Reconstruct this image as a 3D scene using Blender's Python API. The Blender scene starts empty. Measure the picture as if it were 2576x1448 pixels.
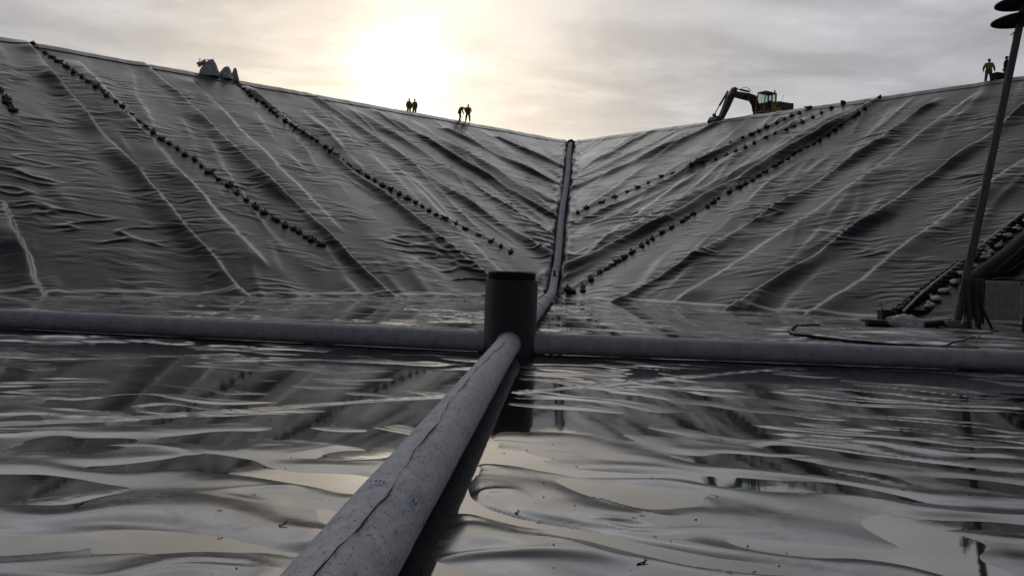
import bpy, bmesh, math, random
import numpy as np
from mathutils import Vector, Matrix

SC = bpy.context.scene
COL = SC.collection
R = math.radians
random.seed(7)

# ------------------------------------------------------------------ camera
F = 1900.0          # focal length in pixels of a 2576 wide picture
CAM_H = 1.55
ROLL, PITCH = R(2.0), math.atan((724 - 678) / F)
cf = np.array([0, math.cos(PITCH), -math.sin(PITCH)])
r0 = np.array([1.0, 0, 0]); u0 = np.array([0, math.sin(PITCH), math.cos(PITCH)])
cr = math.cos(ROLL) * r0 + math.sin(ROLL) * u0
cu = -math.sin(ROLL) * r0 + math.cos(ROLL) * u0
CAM = np.array([0, 0, CAM_H])
cd = bpy.data.cameras.new('camera'); co = bpy.data.objects.new('camera', cd); COL.objects.link(co)
cd.sensor_width = 36; cd.lens = F / 2576 * 36; cd.clip_start = 0.05; cd.clip_end = 2000
m = Matrix([[cr[0], cu[0], -cf[0], 0], [cr[1], cu[1], -cf[1], 0], [cr[2], cu[2], -cf[2], CAM_H], [0, 0, 0, 1]])
co.matrix_world = m
SC.camera = co

def ray(x, y):
    d = cf + cr * (x - 1288) / F - cu * (y - 724) / F
    return d / np.linalg.norm(d)
def at_z(x, y, z=0.0):
    d = ray(x, y); return CAM + d * (z - CAM_H) / d[2]
def at_y(x, y, Y):
    d = ray(x, y); return CAM + d * Y / d[1]

# ------------------------------------------------------------------ sky, sun, exposure
sd = ray(1010, 182)
SUN_EL = math.asin(sd[2]); SUN_AZ = math.atan2(sd[0], sd[1])
W = bpy.data.worlds.new("World"); SC.world = W; W.use_nodes = True
nt = W.node_tree; nt.nodes.clear()
def N(t, **kw):
    n = nt.nodes.new(t)
    for k, v in kw.items(): setattr(n, k, v)
    return n
def val(x):
    return x
def link(a, b): nt.links.new(a, b)
def M(op, a, b=None, c=None, clamp=False):
    n = N('ShaderNodeMath', operation=op); n.use_clamp = clamp
    for i, v in enumerate((a, b, c)):
        if v is None: continue
        if isinstance(v, (int, float)): n.inputs[i].default_value = v
        else: link(v, n.inputs[i])
    return n.outputs[0]
def VM(op, a, b=None):
    n = N('ShaderNodeVectorMath', operation=op)
    for i, v in enumerate((a, b)):
        if v is None: continue
        if isinstance(v, tuple): n.inputs[i].default_value = v
        else: link(v, n.inputs[i])
    return n
def MIXC(kind, fac, a, b):
    n = N('ShaderNodeMix', data_type='RGBA', blend_type=kind)
    n.clamp_factor = False
    for sock, v in ((n.inputs['Factor'], fac), (n.inputs[6], a), (n.inputs[7], b)):
        if isinstance(v, (int, float)): sock.default_value = v
        elif isinstance(v, tuple): sock.default_value = v
        else: link(v, sock)
    return n.outputs[2]
tc = N('ShaderNodeTexCoord')
dirn = VM('NORMALIZE', tc.outputs['Generated']).outputs[0]
sky = N('ShaderNodeTexSky'); sky.sky_type = 'NISHITA'; sky.sun_disc = False
sky.sun_elevation = SUN_EL; sky.sun_rotation = SUN_AZ; sky.dust_density = 3.0; sky.air_density = 1.0
sep = N('ShaderNodeSeparateXYZ'); link(dirn, sep.inputs[0])
dot = VM('DOT_PRODUCT', dirn, tuple(sd)).outputs['Value']
dpos = M('MAXIMUM', dot, 0.0)
zz = M('MAXIMUM', sep.outputs[2], 0.0)
den = M('ADD', zz, 0.10)
px = M('DIVIDE', sep.outputs[0], den); py = M('DIVIDE', sep.outputs[1], den)
comb = N('ShaderNodeCombineXYZ'); link(px, comb.inputs[0]); link(py, comb.inputs[1])
mp = N('ShaderNodeMapping'); link(comb.outputs[0], mp.inputs[0])
mp.inputs['Rotation'].default_value = (0, 0, R(24)); mp.inputs['Scale'].default_value = (0.95, 1.4, 1)
nz = N('ShaderNodeTexNoise'); link(mp.outputs[0], nz.inputs['Vector'])
nz.inputs['Scale'].default_value = 1.25; nz.inputs['Detail'].default_value = 7; nz.inputs['Roughness'].default_value = 0.56
nz.inputs['Distortion'].default_value = 0.35
cr1 = N('ShaderNodeMapRange'); cr1.interpolation_type = 'SMOOTHSTEP'
link(nz.outputs['Fac'], cr1.inputs[0]); cr1.inputs[1].default_value = 0.36; cr1.inputs[2].default_value = 0.64
cloud = cr1.outputs[0]
nz2 = N('ShaderNodeTexNoise'); link(mp.outputs[0], nz2.inputs['Vector'])
nz2.inputs['Scale'].default_value = 3.1; nz2.inputs['Detail'].default_value = 8; nz2.inputs['Roughness'].default_value = 0.6
cr2 = N('ShaderNodeMapRange'); cr2.interpolation_type = 'SMOOTHSTEP'
link(nz2.outputs['Fac'], cr2.inputs[0]); cr2.inputs[1].default_value = 0.50; cr2.inputs[2].default_value = 0.76
wisp = cr2.outputs[0]
# smooth veil low over the horizon, broken cloud higher up
lowf = N('ShaderNodeMapRange'); lowf.interpolation_type = 'SMOOTHSTEP'
link(zz, lowf.inputs[0]); lowf.inputs[1].default_value = 0.09; lowf.inputs[2].default_value = 0.24
tex = M('MULTIPLY', M('SUBTRACT', cloud, 0.5), lowf.outputs[0])
texf = M('ADD', M('MULTIPLY', tex, 0.38), 1.0)
texf = M('ADD', texf, M('MULTIPLY', M('MULTIPLY', wisp, lowf.outputs[0]), 0.22))
gl1 = M('POWER', dpos, 20.0); gl2 = M('POWER', dpos, 650.0); gl3 = M('POWER', dpos, 2.0)
def scl(col, f):
    n = VM('SCALE', col); 
    if isinstance(f, (int, float)): n.inputs['Scale'].default_value = f
    else: link(f, n.inputs['Scale'])
    return n.outputs[0]
def add(a, b): return VM('ADD', a, b).outputs[0]
back = N('ShaderNodeMapRange'); back.interpolation_type = 'SMOOTHSTEP'
link(dot, back.inputs[0]); back.inputs[1].default_value = 0.05; back.inputs[2].default_value = 0.86
back.inputs[3].default_value = 0.30; back.inputs[4].default_value = 1.0
upf = N('ShaderNodeMapRange'); upf.interpolation_type = 'SMOOTHSTEP'
link(zz, upf.inputs[0]); upf.inputs[1].default_value = 0.42; upf.inputs[2].default_value = 0.86
upf.inputs[3].default_value = 1.0; upf.inputs[4].default_value = 0.22
base = scl(scl((0.43, 0.438, 0.465), back.outputs[0]), upf.outputs[0])
base = add(base, scl((0.30, 0.24, 0.155), gl1))
hi_a = N('ShaderNodeMapRange'); hi_a.interpolation_type = 'SMOOTHSTEP'; link(zz, hi_a.inputs[0]); hi_a.inputs[1].default_value = 0.36; hi_a.inputs[2].default_value = 0.50
hi_b = N('ShaderNodeMapRange'); hi_b.interpolation_type = 'SMOOTHSTEP'; link(zz, hi_b.inputs[0]); hi_b.inputs[1].default_value = 0.62; hi_b.inputs[2].default_value = 0.84
hi_b.inputs[3].default_value = 1.0; hi_b.inputs[4].default_value = 0.0
base = add(base, scl((0.95, 0.94, 0.93), M('MULTIPLY', M('MULTIPLY', hi_a.outputs[0], hi_b.outputs[0]), M('POWER', dpos, 4.0))))  # brightness added to the sky above the view, for sheen on the slopes
base = scl(base, texf)
base = add(base, scl((0.95, 0.89, 0.76), M('MULTIPLY', gl2, M('ADD', M('MULTIPLY', cloud, 0.8), 0.55))))
cl10 = scl(base, 10.0)              # the clouds in the units of the sky texture (Background strength 0.1)
mixed = MIXC('MIX', 0.93, sky.outputs[0], cl10)
bg = N('ShaderNodeBackground'); bg.inputs['Strength'].default_value = 0.1
link(mixed, bg.inputs['Color'])
wo = N('ShaderNodeOutputWorld'); link(bg.outputs[0], wo.inputs['Surface'])

sl = bpy.data.lights.new('sun', 'SUN'); so = bpy.data.objects.new('sun', sl); COL.objects.link(so)
sl.energy = 0.4; sl.angle = R(110); sl.color = (1.0, 0.95, 0.88)
so.rotation_euler = Vector(-sd).to_track_quat('-Z', 'Y').to_euler()
so.location = (-10, 120, 60)

SC.view_settings.view_transform = 'Standard'; SC.view_settings.look = 'None'
SC.view_settings.exposure = 0.0; SC.view_settings.gamma = 1.0; SC.view_settings.use_curve_mapping = False

# ------------------------------------------------------------------ helpers
def tag(o, label=None, cat=None, group=None, kind=None):
    if label: o['label'] = label
    if cat: o['category'] = cat
    if group: o['group'] = group
    if kind: o['kind'] = kind
    return o
def empty(name, loc, label, cat, group=None, rot=(0, 0, 0)):
    o = bpy.data.objects.new(name, None); COL.objects.link(o); o.location = loc; o.rotation_euler = rot
    o.empty_display_size = 0.2
    return tag(o, label, cat, group)
def obj(name, me, mat, parent=None, smooth=True):
    o = bpy.data.objects.new(name, me); COL.objects.link(o)
    if mat is not None and len(me.materials) == 0: me.materials.append(mat)
    if parent is not None: o.parent = parent
    if smooth: me.polygons.foreach_set('use_smooth', [True] * len(me.polygons))
    else: me.polygons.foreach_set('use_smooth', [False] * len(me.polygons))
    return o
def grid_mesh(name, P, wrap=False):
    """P: (rows, cols, 3) array"""
    n, mm = P.shape[:2]
    me = bpy.data.meshes.new(name)
    idx = np.arange(n * mm).reshape(n, mm)
    if wrap:
        a = idx[:-1, :]; b = np.roll(idx, -1, 1)[:-1, :]; c = np.roll(idx, -1, 1)[1:, :]; d = idx[1:, :]
    else:
        a = idx[:-1, :-1]; b = idx[:-1, 1:]; c = idx[1:, 1:]; d = idx[1:, :-1]
    q = np.stack([a, b, c, d], -1).reshape(-1, 4)
    me.vertices.add(n * mm); me.vertices.foreach_set('co', P.reshape(-1).astype(np.float32))
    me.loops.add(q.size); me.loops.foreach_set('vertex_index', q.reshape(-1).astype(np.int32))
    me.polygons.add(len(q)); me.polygons.foreach_set('loop_start', (np.arange(len(q)) * 4).astype(np.int32))
    me.update(calc_edges=True); me.validate()
    return me
class MB:
    """collects shapes into one mesh"""
    def __init__(s): s.bm = bmesh.new()
    def box(s, c, size, rot=None, bev=0.0):
        ret = bmesh.ops.create_cube(s.bm, size=1.0); vs = ret['verts']
        mt = Matrix.Translation(c) @ (rot.to_4x4() if rot is not None else Matrix()) @ Matrix.Diagonal((*size, 1))
        bmesh.ops.transform(s.bm, matrix=mt, verts=vs)
        if bev > 0:
            es = list({e for v in vs for e in v.link_edges})
            bmesh.ops.bevel(s.bm, geom=es, offset=bev, segments=2, affect='EDGES', profile=0.6)
        return s
    def prism(s, pts, axis_pts, bev=0.0):
        """pts: outline (list of 3-vectors) extruded along the vector axis_pts"""
        ax = Vector(axis_pts)
        v0 = [s.bm.verts.new(Vector(p)) for p in pts]; v1 = [s.bm.verts.new(Vector(p) + ax) for p in pts]
        n = len(pts); fs = [s.bm.faces.new(v0[::-1]), s.bm.faces.new(v1)]
        for i in range(n): fs.append(s.bm.faces.new((v0[i], v0[(i + 1) % n], v1[(i + 1) % n], v1[i])))
        bmesh.ops.recalc_face_normals(s.bm, faces=fs)
        if bev > 0:
            es = list({e for f in fs for e in f.edges})
            bmesh.ops.bevel(s.bm, geom=es, offset=bev, segments=2, affect='EDGES', profile=0.6)
        return s
    def tube(s, pts, rad, seg=10, cap=True):
        pts = [Vector(p) for p in pts]; n = len(pts)
        rads = rad if isinstance(rad, (list, tuple, np.ndarray)) else [rad] * n
        t0 = (pts[1] - pts[0]).normalized()
        nrm = t0.orthogonal().normalized(); rings = []
        for i, p in enumerate(pts):
            t = (pts[min(i + 1, n - 1)] - pts[max(i - 1, 0)]).normalized()
            nrm = (nrm - t * nrm.dot(t)).normalized(); b = t.cross(nrm)
            rings.append([s.bm.verts.new(p + (nrm * math.cos(2 * math.pi * k / seg) + b * math.sin(2 * math.pi * k / seg)) * rads[i]) for k in range(seg)])
        for i in range(n - 1):
            for k in range(seg):
                s.bm.faces.new((rings[i][k], rings[i][(k + 1) % seg], rings[i + 1][(k + 1) % seg], rings[i + 1][k]))
        if cap:
            s.bm.faces.new(rings[0][::-1]); s.bm.faces.new(rings[-1])
        return s
    def lathe(s, prof, seg=48, c=(0, 0, 0)):
        rings = []
        for r, z in prof:
            if r < 1e-6: rings.append([s.bm.verts.new((c[0], c[1], c[2] + z))])
            else: rings.append([s.bm.verts.new((c[0] + r * math.cos(2 * math.pi * k / seg), c[1] + r * math.sin(2 * math.pi * k / seg), c[2] + z)) for k in range(seg)])
        for a, b in zip(rings[:-1], rings[1:]):
            for k in range(seg):
                k2 = (k + 1) % seg
                if len(a) == 1 and len(b) == 1: continue
                if len(a) == 1: s.bm.faces.new((a[0], b[k2], b[k]))
                elif len(b) == 1: s.bm.faces.new((a[k], a[k2], b[0]))
                else: s.bm.faces.new((a[k], a[k2], b[k2], b[k]))
        return s
    def mesh(s, name, mt=None):
        bmesh.ops.recalc_face_normals(s.bm, faces=s.bm.faces[:])
        if mt is not None: s.bm.transform(mt)
        me = bpy.data.meshes.new(name); s.bm.to_mesh(me); s.bm.free(); return me
    def build(s, name, mat, parent=None, smooth=False, mt=None, auto=False):
        o = obj(name, s.mesh(name, mt), mat, parent, smooth)
        if auto:
            o.data.polygons.foreach_set('use_smooth', [True] * len(o.data.polygons))
            o.data.set_sharp_from_angle(angle=R(40))
        return o

# ---- gradient noise in numpy
_perm = np.random.RandomState(3).permutation(4096)
def perlin(x, y, seed=0):
    x = np.asarray(x, float); y = np.asarray(y, float)
    x, y = np.broadcast_arrays(x, y)
    xi = np.floor(x).astype(np.int64); yi = np.floor(y).astype(np.int64)
    xf = x - xi; yf = y - yi
    def g(ix, iy, dx, dy):
        hsh = _perm[(_perm[(ix + seed * 131) & 4095] + iy + seed * 17) & 4095]
        a = hsh * (2 * math.pi / 4096.0) * 7
        return np.cos(a) * dx + np.sin(a) * dy
    u = xf ** 3 * (xf * (xf * 6 - 15) + 10); v = yf ** 3 * (yf * (yf * 6 - 15) + 10)
    n00 = g(xi, yi, xf, yf); n10 = g(xi + 1, yi, xf - 1, yf); n01 = g(xi, yi + 1, xf, yf - 1); n11 = g(xi + 1, yi + 1, xf - 1, yf - 1)
    return ((n00 * (1 - u) + n10 * u) * (1 - v) + (n01 * (1 - u) + n11 * u) * v) * 1.5
def fbm(x, y, seed=0, oct=3):
    s = 0; a = 1.0; t = 0
    for i in range(oct):
        s = s + a * perlin(x * 2 ** i, y * 2 ** i, seed + i * 5); t += a; a *= 0.5
    return s / t
def sstep(a, b, x):
    t = np.clip((x - a) / (b - a), 0, 1); return t * t * (3 - 2 * t)
def ridge(n, w): return np.exp(-(n / w) ** 2)

# ------------------------------------------------------------------ materials
def material(name, col, rough=0.6, metal=0.0, ior=1.5, nscale=None, namp=0.25, bump=None, bscale=40, bdist=0.01, stretch=None, rvar=0.0):
    """Principled material with a procedural mottle in colour and a fine bump"""
    mt = bpy.data.materials.new(name); mt.use_nodes = True
    t = mt.node_tree; b = t.nodes['Principled BSDF']
    b.inputs['Roughness'].default_value = rough; b.inputs['Metallic'].default_value = metal; b.inputs['IOR'].default_value = ior
    tcn = t.nodes.new('ShaderNodeTexCoord'); vec = tcn.outputs['Object']
    if stretch:
        mpn = t.nodes.new('ShaderNodeMapping'); mpn.inputs['Scale'].default_value = stretch
        t.links.new(vec, mpn.inputs[0]); vec = mpn.outputs[0]
    nn = t.nodes.new('ShaderNodeTexNoise'); nn.inputs['Scale'].default_value = nscale or 6; nn.inputs['Detail'].default_value = 6
    nn.inputs['Roughness'].default_value = 0.62
    t.links.new(vec, nn.inputs['Vector'])
    rp = t.nodes.new('ShaderNodeMapRange'); rp.inputs[1].default_value = 0.3; rp.inputs[2].default_value = 0.7
    rp.inputs[3].default_value = 1 - namp; rp.inputs[4].default_value = 1 + namp
    t.links.new(nn.outputs['Fac'], rp.inputs[0])
    mx = t.nodes.new('ShaderNodeVectorMath'); mx.operation = 'SCALE'; mx.inputs[0].default_value = col[:3]
    t.links.new(rp.outputs[0], mx.inputs['Scale']); t.links.new(mx.outputs[0], b.inputs['Base Color'])
    if rvar:
        r2 = t.nodes.new('ShaderNodeMapRange'); r2.inputs[1].default_value = 0.3; r2.inputs[2].default_value = 0.7
        r2.inputs[3].default_value = rough - rvar; r2.inputs[4].default_value = rough + rvar
        t.links.new(nn.outputs['Fac'], r2.inputs[0]); t.links.new(r2.outputs[0], b.inputs['Roughness'])
    if bump:
        n2 = t.nodes.new('ShaderNodeTexNoise'); n2.inputs['Scale'].default_value = bscale; n2.inputs['Detail'].default_value = 5
        t.links.new(vec, n2.inputs['Vector'])
        bp = t.nodes.new('ShaderNodeBump'); bp.inputs['Strength'].default_value = bump; bp.inputs['Distance'].default_value = bdist
        t.links.new(n2.outputs['Fac'], bp.inputs['Height']); t.links.new(bp.outputs[0], b.inputs['Normal'])
    return mt

MAT = {}
MAT['liner'] = material('liner_slope', (0.014, 0.015, 0.0195), 0.30, ior=1.64, nscale=0.5, namp=0.35, bump=0.25, bscale=7, bdist=0.03, rvar=0.05)
MAT['liner_wet'] = material('liner_wet', (0.026, 0.026, 0.027), 0.185, ior=2.0, nscale=1.7, namp=0.4, bump=0.05, bscale=12, bdist=0.006, rvar=0.08)
MAT['water'] = material('puddle_water', (0.012, 0.012, 0.012), 0.04, ior=2.0, nscale=0.4, namp=0.2, bump=0.06, bscale=5.0, bdist=0.006)
for k_ in ('liner', 'liner_wet'):
    MAT[k_].node_tree.nodes['Principled BSDF'].inputs['Specular Tint'].default_value = (0.86, 0.91, 1.0, 1)
# dried silt lying in patches on the floor liner: lighter and duller than the wet plastic
t = MAT['liner_wet'].node_tree; b = t.nodes['Principled BSDF']
tcn = t.nodes.new('ShaderNodeTexCoord')
def silt_noise(scale, lo, hi, detail=8, dist=0.8, stretch=(1, 1, 1)):
    q_ = t.nodes.new('ShaderNodeMapping'); q_.inputs['Scale'].default_value = stretch; t.links.new(tcn.outputs['Object'], q_.inputs[0])
    n_ = t.nodes.new('ShaderNodeTexNoise'); n_.inputs['Scale'].default_value = scale; n_.inputs['Detail'].default_value = detail; n_.inputs['Roughness'].default_value = 0.66; n_.inputs['Distortion'].default_value = dist
    t.links.new(q_.outputs[0], n_.inputs['Vector'])
    r_ = t.nodes.new('ShaderNodeMapRange'); r_.interpolation_type = 'SMOOTHSTEP'; r_.inputs[1].default_value = lo; r_.inputs[2].default_value = hi
    t.links.new(n_.outputs['Fac'], r_.inputs[0]); return r_.outputs[0]
m1_ = silt_noise(0.8, 0.46, 0.66); m2_ = silt_noise(7.0, 0.42, 0.70, 10, 0.3, (1, 1.6, 1)); m3_ = silt_noise(38.0, 0.56, 0.72, 4, 0.0)
def tm(op, x, y):
    n_ = t.nodes.new('ShaderNodeMath'); n_.operation = op
    for i_, v_ in enumerate((x, y)):
        if isinstance(v_, (int, float)): n_.inputs[i_].default_value = v_
        else: t.links.new(v_, n_.inputs[i_])
    return n_.outputs[0]
silt = tm('MULTIPLY', m1_, tm('ADD', tm('MULTIPLY', m2_, 0.75), 0.25))
old_c = b.inputs['Base Color'].links[0].from_socket; old_r = b.inputs['Roughness'].links[0].from_socket
mixn = t.nodes.new('ShaderNodeMix'); mixn.data_type = 'RGBA'; t.links.new(silt, mixn.inputs['Factor']); t.links.new(old_c, mixn.inputs[6]); mixn.inputs[7].default_value = (0.058, 0.057, 0.054, 1)
mix2 = t.nodes.new('ShaderNodeMix'); mix2.data_type = 'RGBA'; t.links.new(tm('MULTIPLY', m3_, 0.35), mix2.inputs['Factor']); t.links.new(mixn.outputs[2], mix2.inputs[6]); mix2.inputs[7].default_value = (0.01, 0.009, 0.008, 1)
t.links.new(mix2.outputs[2], b.inputs['Base Color'])
t.links.new(tm('ADD', old_r, tm('ADD', tm('MULTIPLY', silt, 0.20), tm('MULTIPLY', m3_, 0.08))), b.inputs['Roughness'])
MAT['soil'] = material('soil', (0.09, 0.075, 0.055), 0.95, nscale=0.6, namp=0.4, bump=0.6, bscale=3, bdist=0.2)
MAT['shaft'] = material('shaft', (0.03, 0.03, 0.036), 0.55, nscale=3, namp=0.15, bump=0.15, bscale=25, bdist=0.004)
MAT['black'] = material('black_plastic', (0.012, 0.012, 0.013), 0.5, nscale=4, namp=0.3, bump=0.1, bscale=30, bdist=0.003)
MAT['roll'] = material('liner_roll', (0.02, 0.02, 0.022), 0.8, nscale=2, namp=0.3, bump=0.4, bscale=6, bdist=0.03)
MAT['rust'] = material('rusty_lid', (0.13, 0.055, 0.025), 0.8, nscale=8, namp=0.5, bump=0.3)
MAT['bag'] = material('sandbag_dark', (0.10, 0.098, 0.10), 0.75, nscale=9, namp=0.5, bump=0.5, bscale=22, bdist=0.02)
MAT['bag_white'] = material('sandbag_white', (0.68, 0.68, 0.69), 0.8, nscale=9, namp=0.3, bump=0.5, bscale=18, bdist=0.02)
MAT['bigbag'] = material('bigbag', (0.5, 0.5, 0.53), 0.85, nscale=3, namp=0.35, bump=0.5, bscale=7, bdist=0.05)
MAT['bigbag_brown'] = material('bigbag_brown', (0.5, 0.38, 0.32), 0.85, nscale=3, namp=0.35, bump=0.5, bscale=7, bdist=0.05)
MAT['rope'] = material('rope', (0.26, 0.255, 0.25), 0.9, nscale=30, namp=0.3)
MAT['ochre'] = material('ochre_paint', (0.48, 0.19, 0.04), 0.5, nscale=3, namp=0.3)
MAT['machine'] = material('dark_paint', (0.035, 0.032, 0.03), 0.5, nscale=3, namp=0.35)
MAT['steel'] = material('steel_rod', (0.35, 0.34, 0.33), 0.35, metal=0.6, nscale=8)
MAT['letters'] = material('letters', (0.22, 0.22, 0.22), 0.6)
MAT['amber'] = material('amber_lens', (0.35, 0.12, 0.03), 0.3)
MAT['pole'] = material('pole_wood', (0.15, 0.145, 0.125), 0.8, nscale=3, namp=0.35, stretch=(6, 6, 0.6), bump=0.3, bscale=20)
MAT['cable'] = material('cable', (0.20, 0.195, 0.18), 0.7)
MAT['pvc'] = material('pale_pipe', (0.62, 0.62, 0.63), 0.6, nscale=5, namp=0.2)
MAT['wood'] = material('old_wood', (0.06, 0.05, 0.04), 0.85, nscale=4, namp=0.4, stretch=(4, 4, .8))
MAT['sheet'] = material('pale_sheet', (0.38, 0.38, 0.35), 0.85, nscale=5, namp=0.25, bump=0.3, bscale=20)
MAT['rag'] = material('dark_rag', (0.09, 0.085, 0.07), 0.9, nscale=4, namp=0.4)
MAT['strap'] = material('orange_strap', (0.16, 0.022, 0.008), 0.7)
MAT['stone'] = material('pale_block', (0.3, 0.295, 0.27), 0.9, nscale=6, namp=0.3, bump=0.4)
MAT['film'] = material('plastic_film', (0.78, 0.78, 0.78), 0.5, nscale=4, namp=0.25)
MAT['skin'] = material('skin', (0.22, 0.12, 0.08), 0.6)
MAT['lime'] = material('lime_cloth', (0.27, 0.33, 0.045), 0.85, nscale=6)
MAT['lime_dull'] = material('dull_lime_cloth', (0.28, 0.27, 0.10), 0.85, nscale=6)
MAT['green'] = material('green_cloth', (0.25, 0.38, 0.08), 0.85, nscale=6)
MAT['red'] = material('red_cloth', (0.49, 0.08, 0.05), 0.85, nscale=6)
MAT['trouser_dark'] = material('dark_trousers', (0.08, 0.07, 0.06), 0.9, nscale=6)
MAT['trouser_grey'] = material('grey_trousers', (0.16, 0.155, 0.15), 0.9, nscale=6)
MAT['navy'] = material('dark_cloth', (0.018, 0.018, 0.022), 0.9, nscale=6)
MAT['debris_and_shade'] = material('debris_and_shade', (0.012, 0.011, 0.01), 0.9)  # litter, and the shade strip painted along the near pipe's wrap
MAT['blue'] = material('blue_marker', (0.02, 0.10, 0.34), 0.8, nscale=60, namp=0.6)

# geotextile round the pipes: matted fibres
mt = bpy.data.materials.new('geotextile'); mt.use_nodes = True; t = mt.node_tree; b = t.nodes['Principled BSDF']
b.inputs['Roughness'].default_value = 0.95; b.inputs['IOR'].default_value = 1.35
tcn = t.nodes.new('ShaderNodeTexCoord')
def tnoise(scale, detail, rough=0.6, stretch=None, rot=None):
    n = t.nodes.new('ShaderNodeTexNoise'); n.inputs['Scale'].default_value = scale; n.inputs['Detail'].default_value = detail; n.inputs['Roughness'].default_value = rough
    v = tcn.outputs['Object']
    if stretch:
        q = t.nodes.new('ShaderNodeMapping'); q.inputs['Scale'].default_value = stretch
        if rot: q.inputs['Rotation'].default_value = rot
        t.links.new(v, q.inputs[0]); v = q.outputs[0]
    t.links.new(v, n.inputs['Vector']); return n.outputs['Fac']
def tramp(x, a, b_, lo, hi):
    n = t.nodes.new('ShaderNodeMapRange'); t.links.new(x, n.inputs[0])
    n.inputs[1].default_value = a; n.inputs[2].default_value = b_; n.inputs[3].default_value = lo; n.inputs[4].default_value = hi; return n.outputs[0]
def tmath(op, a, b_):
    n = t.nodes.new('ShaderNodeMath'); n.operation = op
    for i, v in enumerate((a, b_)):
        if isinstance(v, (int, float)): n.inputs[i].default_value = v
        else: t.links.new(v, n.inputs[i])
    return n.outputs[0]
big = tramp(tnoise(5, 6), 0.32, 0.68, 0.80, 1.16)
fib1 = tramp(tnoise(60, 4, 0.7, (1.0, 0.28, 1.0), (0, 0, 0.5)), 0.34, 0.43, 0.45, 1.0)
fib2 = tramp(tnoise(48, 4, 0.7, (0.3, 1.0, 1.0), (0, 0.4, -0.3)), 0.34, 0.42, 0.5, 1.0)
fine = tramp(tnoise(140, 4, 0.7), 0.3, 0.7, 0.84, 1.16)
k = tmath('MULTIPLY', tmath('MULTIPLY', big, fib1), tmath('MULTIPLY', fib2, fine))
mx = t.nodes.new('ShaderNodeVectorMath'); mx.operation = 'SCALE'; mx.inputs[0].default_value = (0.60, 0.61, 0.68)
t.links.new(k, mx.inputs['Scale']); t.links.new(mx.outputs[0], b.inputs['Base Color'])
bp = t.nodes.new('ShaderNodeBump'); bp.inputs['Strength'].default_value = 0.5; bp.inputs['Distance'].default_value = 0.004
t.links.new(k, bp.inputs['Height']); t.links.new(bp.outputs[0], b.inputs['Normal'])
MAT['geo'] = mt
# cab glass
mt = bpy.data.materials.new('cab_glass'); mt.use_nodes = True; t = mt.node_tree; b = t.nodes['Principled BSDF']
tr = t.nodes.new('ShaderNodeBsdfTransparent'); tr.inputs[0].default_value = (0.72, 0.86, 0.80, 1)
ms = t.nodes.new('ShaderNodeMixShader'); ms.inputs[0].default_value = 0.12
b.inputs['Roughness'].default_value = 0.05; b.inputs['Base Color'].default_value = (0.05, 0.06, 0.055, 1)
t.links.new(tr.outputs[0], ms.inputs[1]); t.links.new(b.outputs[0], ms.inputs[2]); t.links.new(ms.outputs[0], t.nodes['Material Output'].inputs['Surface'])
MAT['glass'] = mt

# ------------------------------------------------------------------ the basin: shape of its two visible sides
HGT = 15.9
C0 = np.array([2.4, 44.2, 0.0]); C1 = at_z(1437, 357, HGT)
A = {'left': (R(-142.3), R(-141.2)), 'right': (R(-41.0), R(-48.5))}   # contour direction at the toe and at the crest
def face_pt(side, tt, v):
    """tt metres along the contour from the valley, v 0 at the toe .. 1 at the crest"""
    v = np.asarray(v, float); a0, a1 = A[side]; a = a0 + (a1 - a0) * v
    V = C0[None, :] + (C1 - C0)[None, :] * np.asarray(v).reshape(-1, 1)
    a = np.asarray(a).reshape(-1)
    return V + np.stack([np.cos(a), np.sin(a), 0 * a], -1) * np.asarray(tt).reshape(-1, 1)
def face_normal(side):
    a0, a1 = A[side]; a = 0.5 * (a0 + a1); d = np.array([math.cos(a), math.sin(a), 0])
    V = C1 - C0; n = np.cross(d, V); n /= np.linalg.norm(n)
    return n if n[2] > 0 else -n
FN = {s: face_normal(s) for s in A}
def face_uw(side, tt, v):
    """u metres along the contour measured square to the fall line, w metres down the slope from the crest"""
    a0, a1 = A[side]; a = 0.5 * (a0 + a1); d = np.array([math.cos(a), math.sin(a), 0])
    V = (C1 - C0)
    off = np.dot(V, d)
    L = np.linalg.norm(V - off * d)
    return tt + off * (np.asarray(v) - 1.0), (1.0 - np.asarray(v)) * L
def face_solve(side, x, y):
    d = ray(x, y); q = np.array([60.0, 15.0, 0.5])
    for _ in range(25):
        def f(q): return CAM + d * q[0] - face_pt(side, [q[1]], [q[2]])[0]
        r_ = f(q); J = np.zeros((3, 3))
        for i in range(3):
            e = np.zeros(3); e[i] = 1e-4; J[:, i] = (f(q + e) - r_) / 1e-4
        q = q - np.linalg.solve(J, r_)
    return q[1], q[2]
# weld seams / standing folds, each traced by two points of the photograph on the slope
SEAMS = {'left': [], 'right': []}
def add_seam(side, p, q, amp, w, step):
    (t1, v1), (t2, v2) = face_solve(side, *p), face_solve(side, *q)
    (u1, w1), (u2, w2) = face_uw(side, t1, v1), face_uw(side, t2, v2)
    SEAMS[side].append((float(u1), float(w1), float(u2), float(w2), amp, w, step))
for a in [((75, 120), (605, 735), .16, .30, .05), ((375, 170), (960, 720), .15, .26, .06), ((800, 250), (1370, 635), .13, .25, .05), ((640, 230), (1220, 690), .11, .22, .06),
          ((960, 285), (1392, 545), .14, .28, .05), ((1130, 328), (1412, 468), .12, .28, .03), ((200, 160), (640, 640), .08, .4, .0), ((0, 515), (100, 735), .14, .3, .05),
          ((480, 200), (840, 560), .06, .5, .0), ((870, 262), (1290, 520), .07, .4, .0), ((1040, 305), (1385, 505), .07, .35, .0), ((1250, 345), (1420, 425), .09, .3, .0)]:
    add_seam('left', *a)
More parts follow.
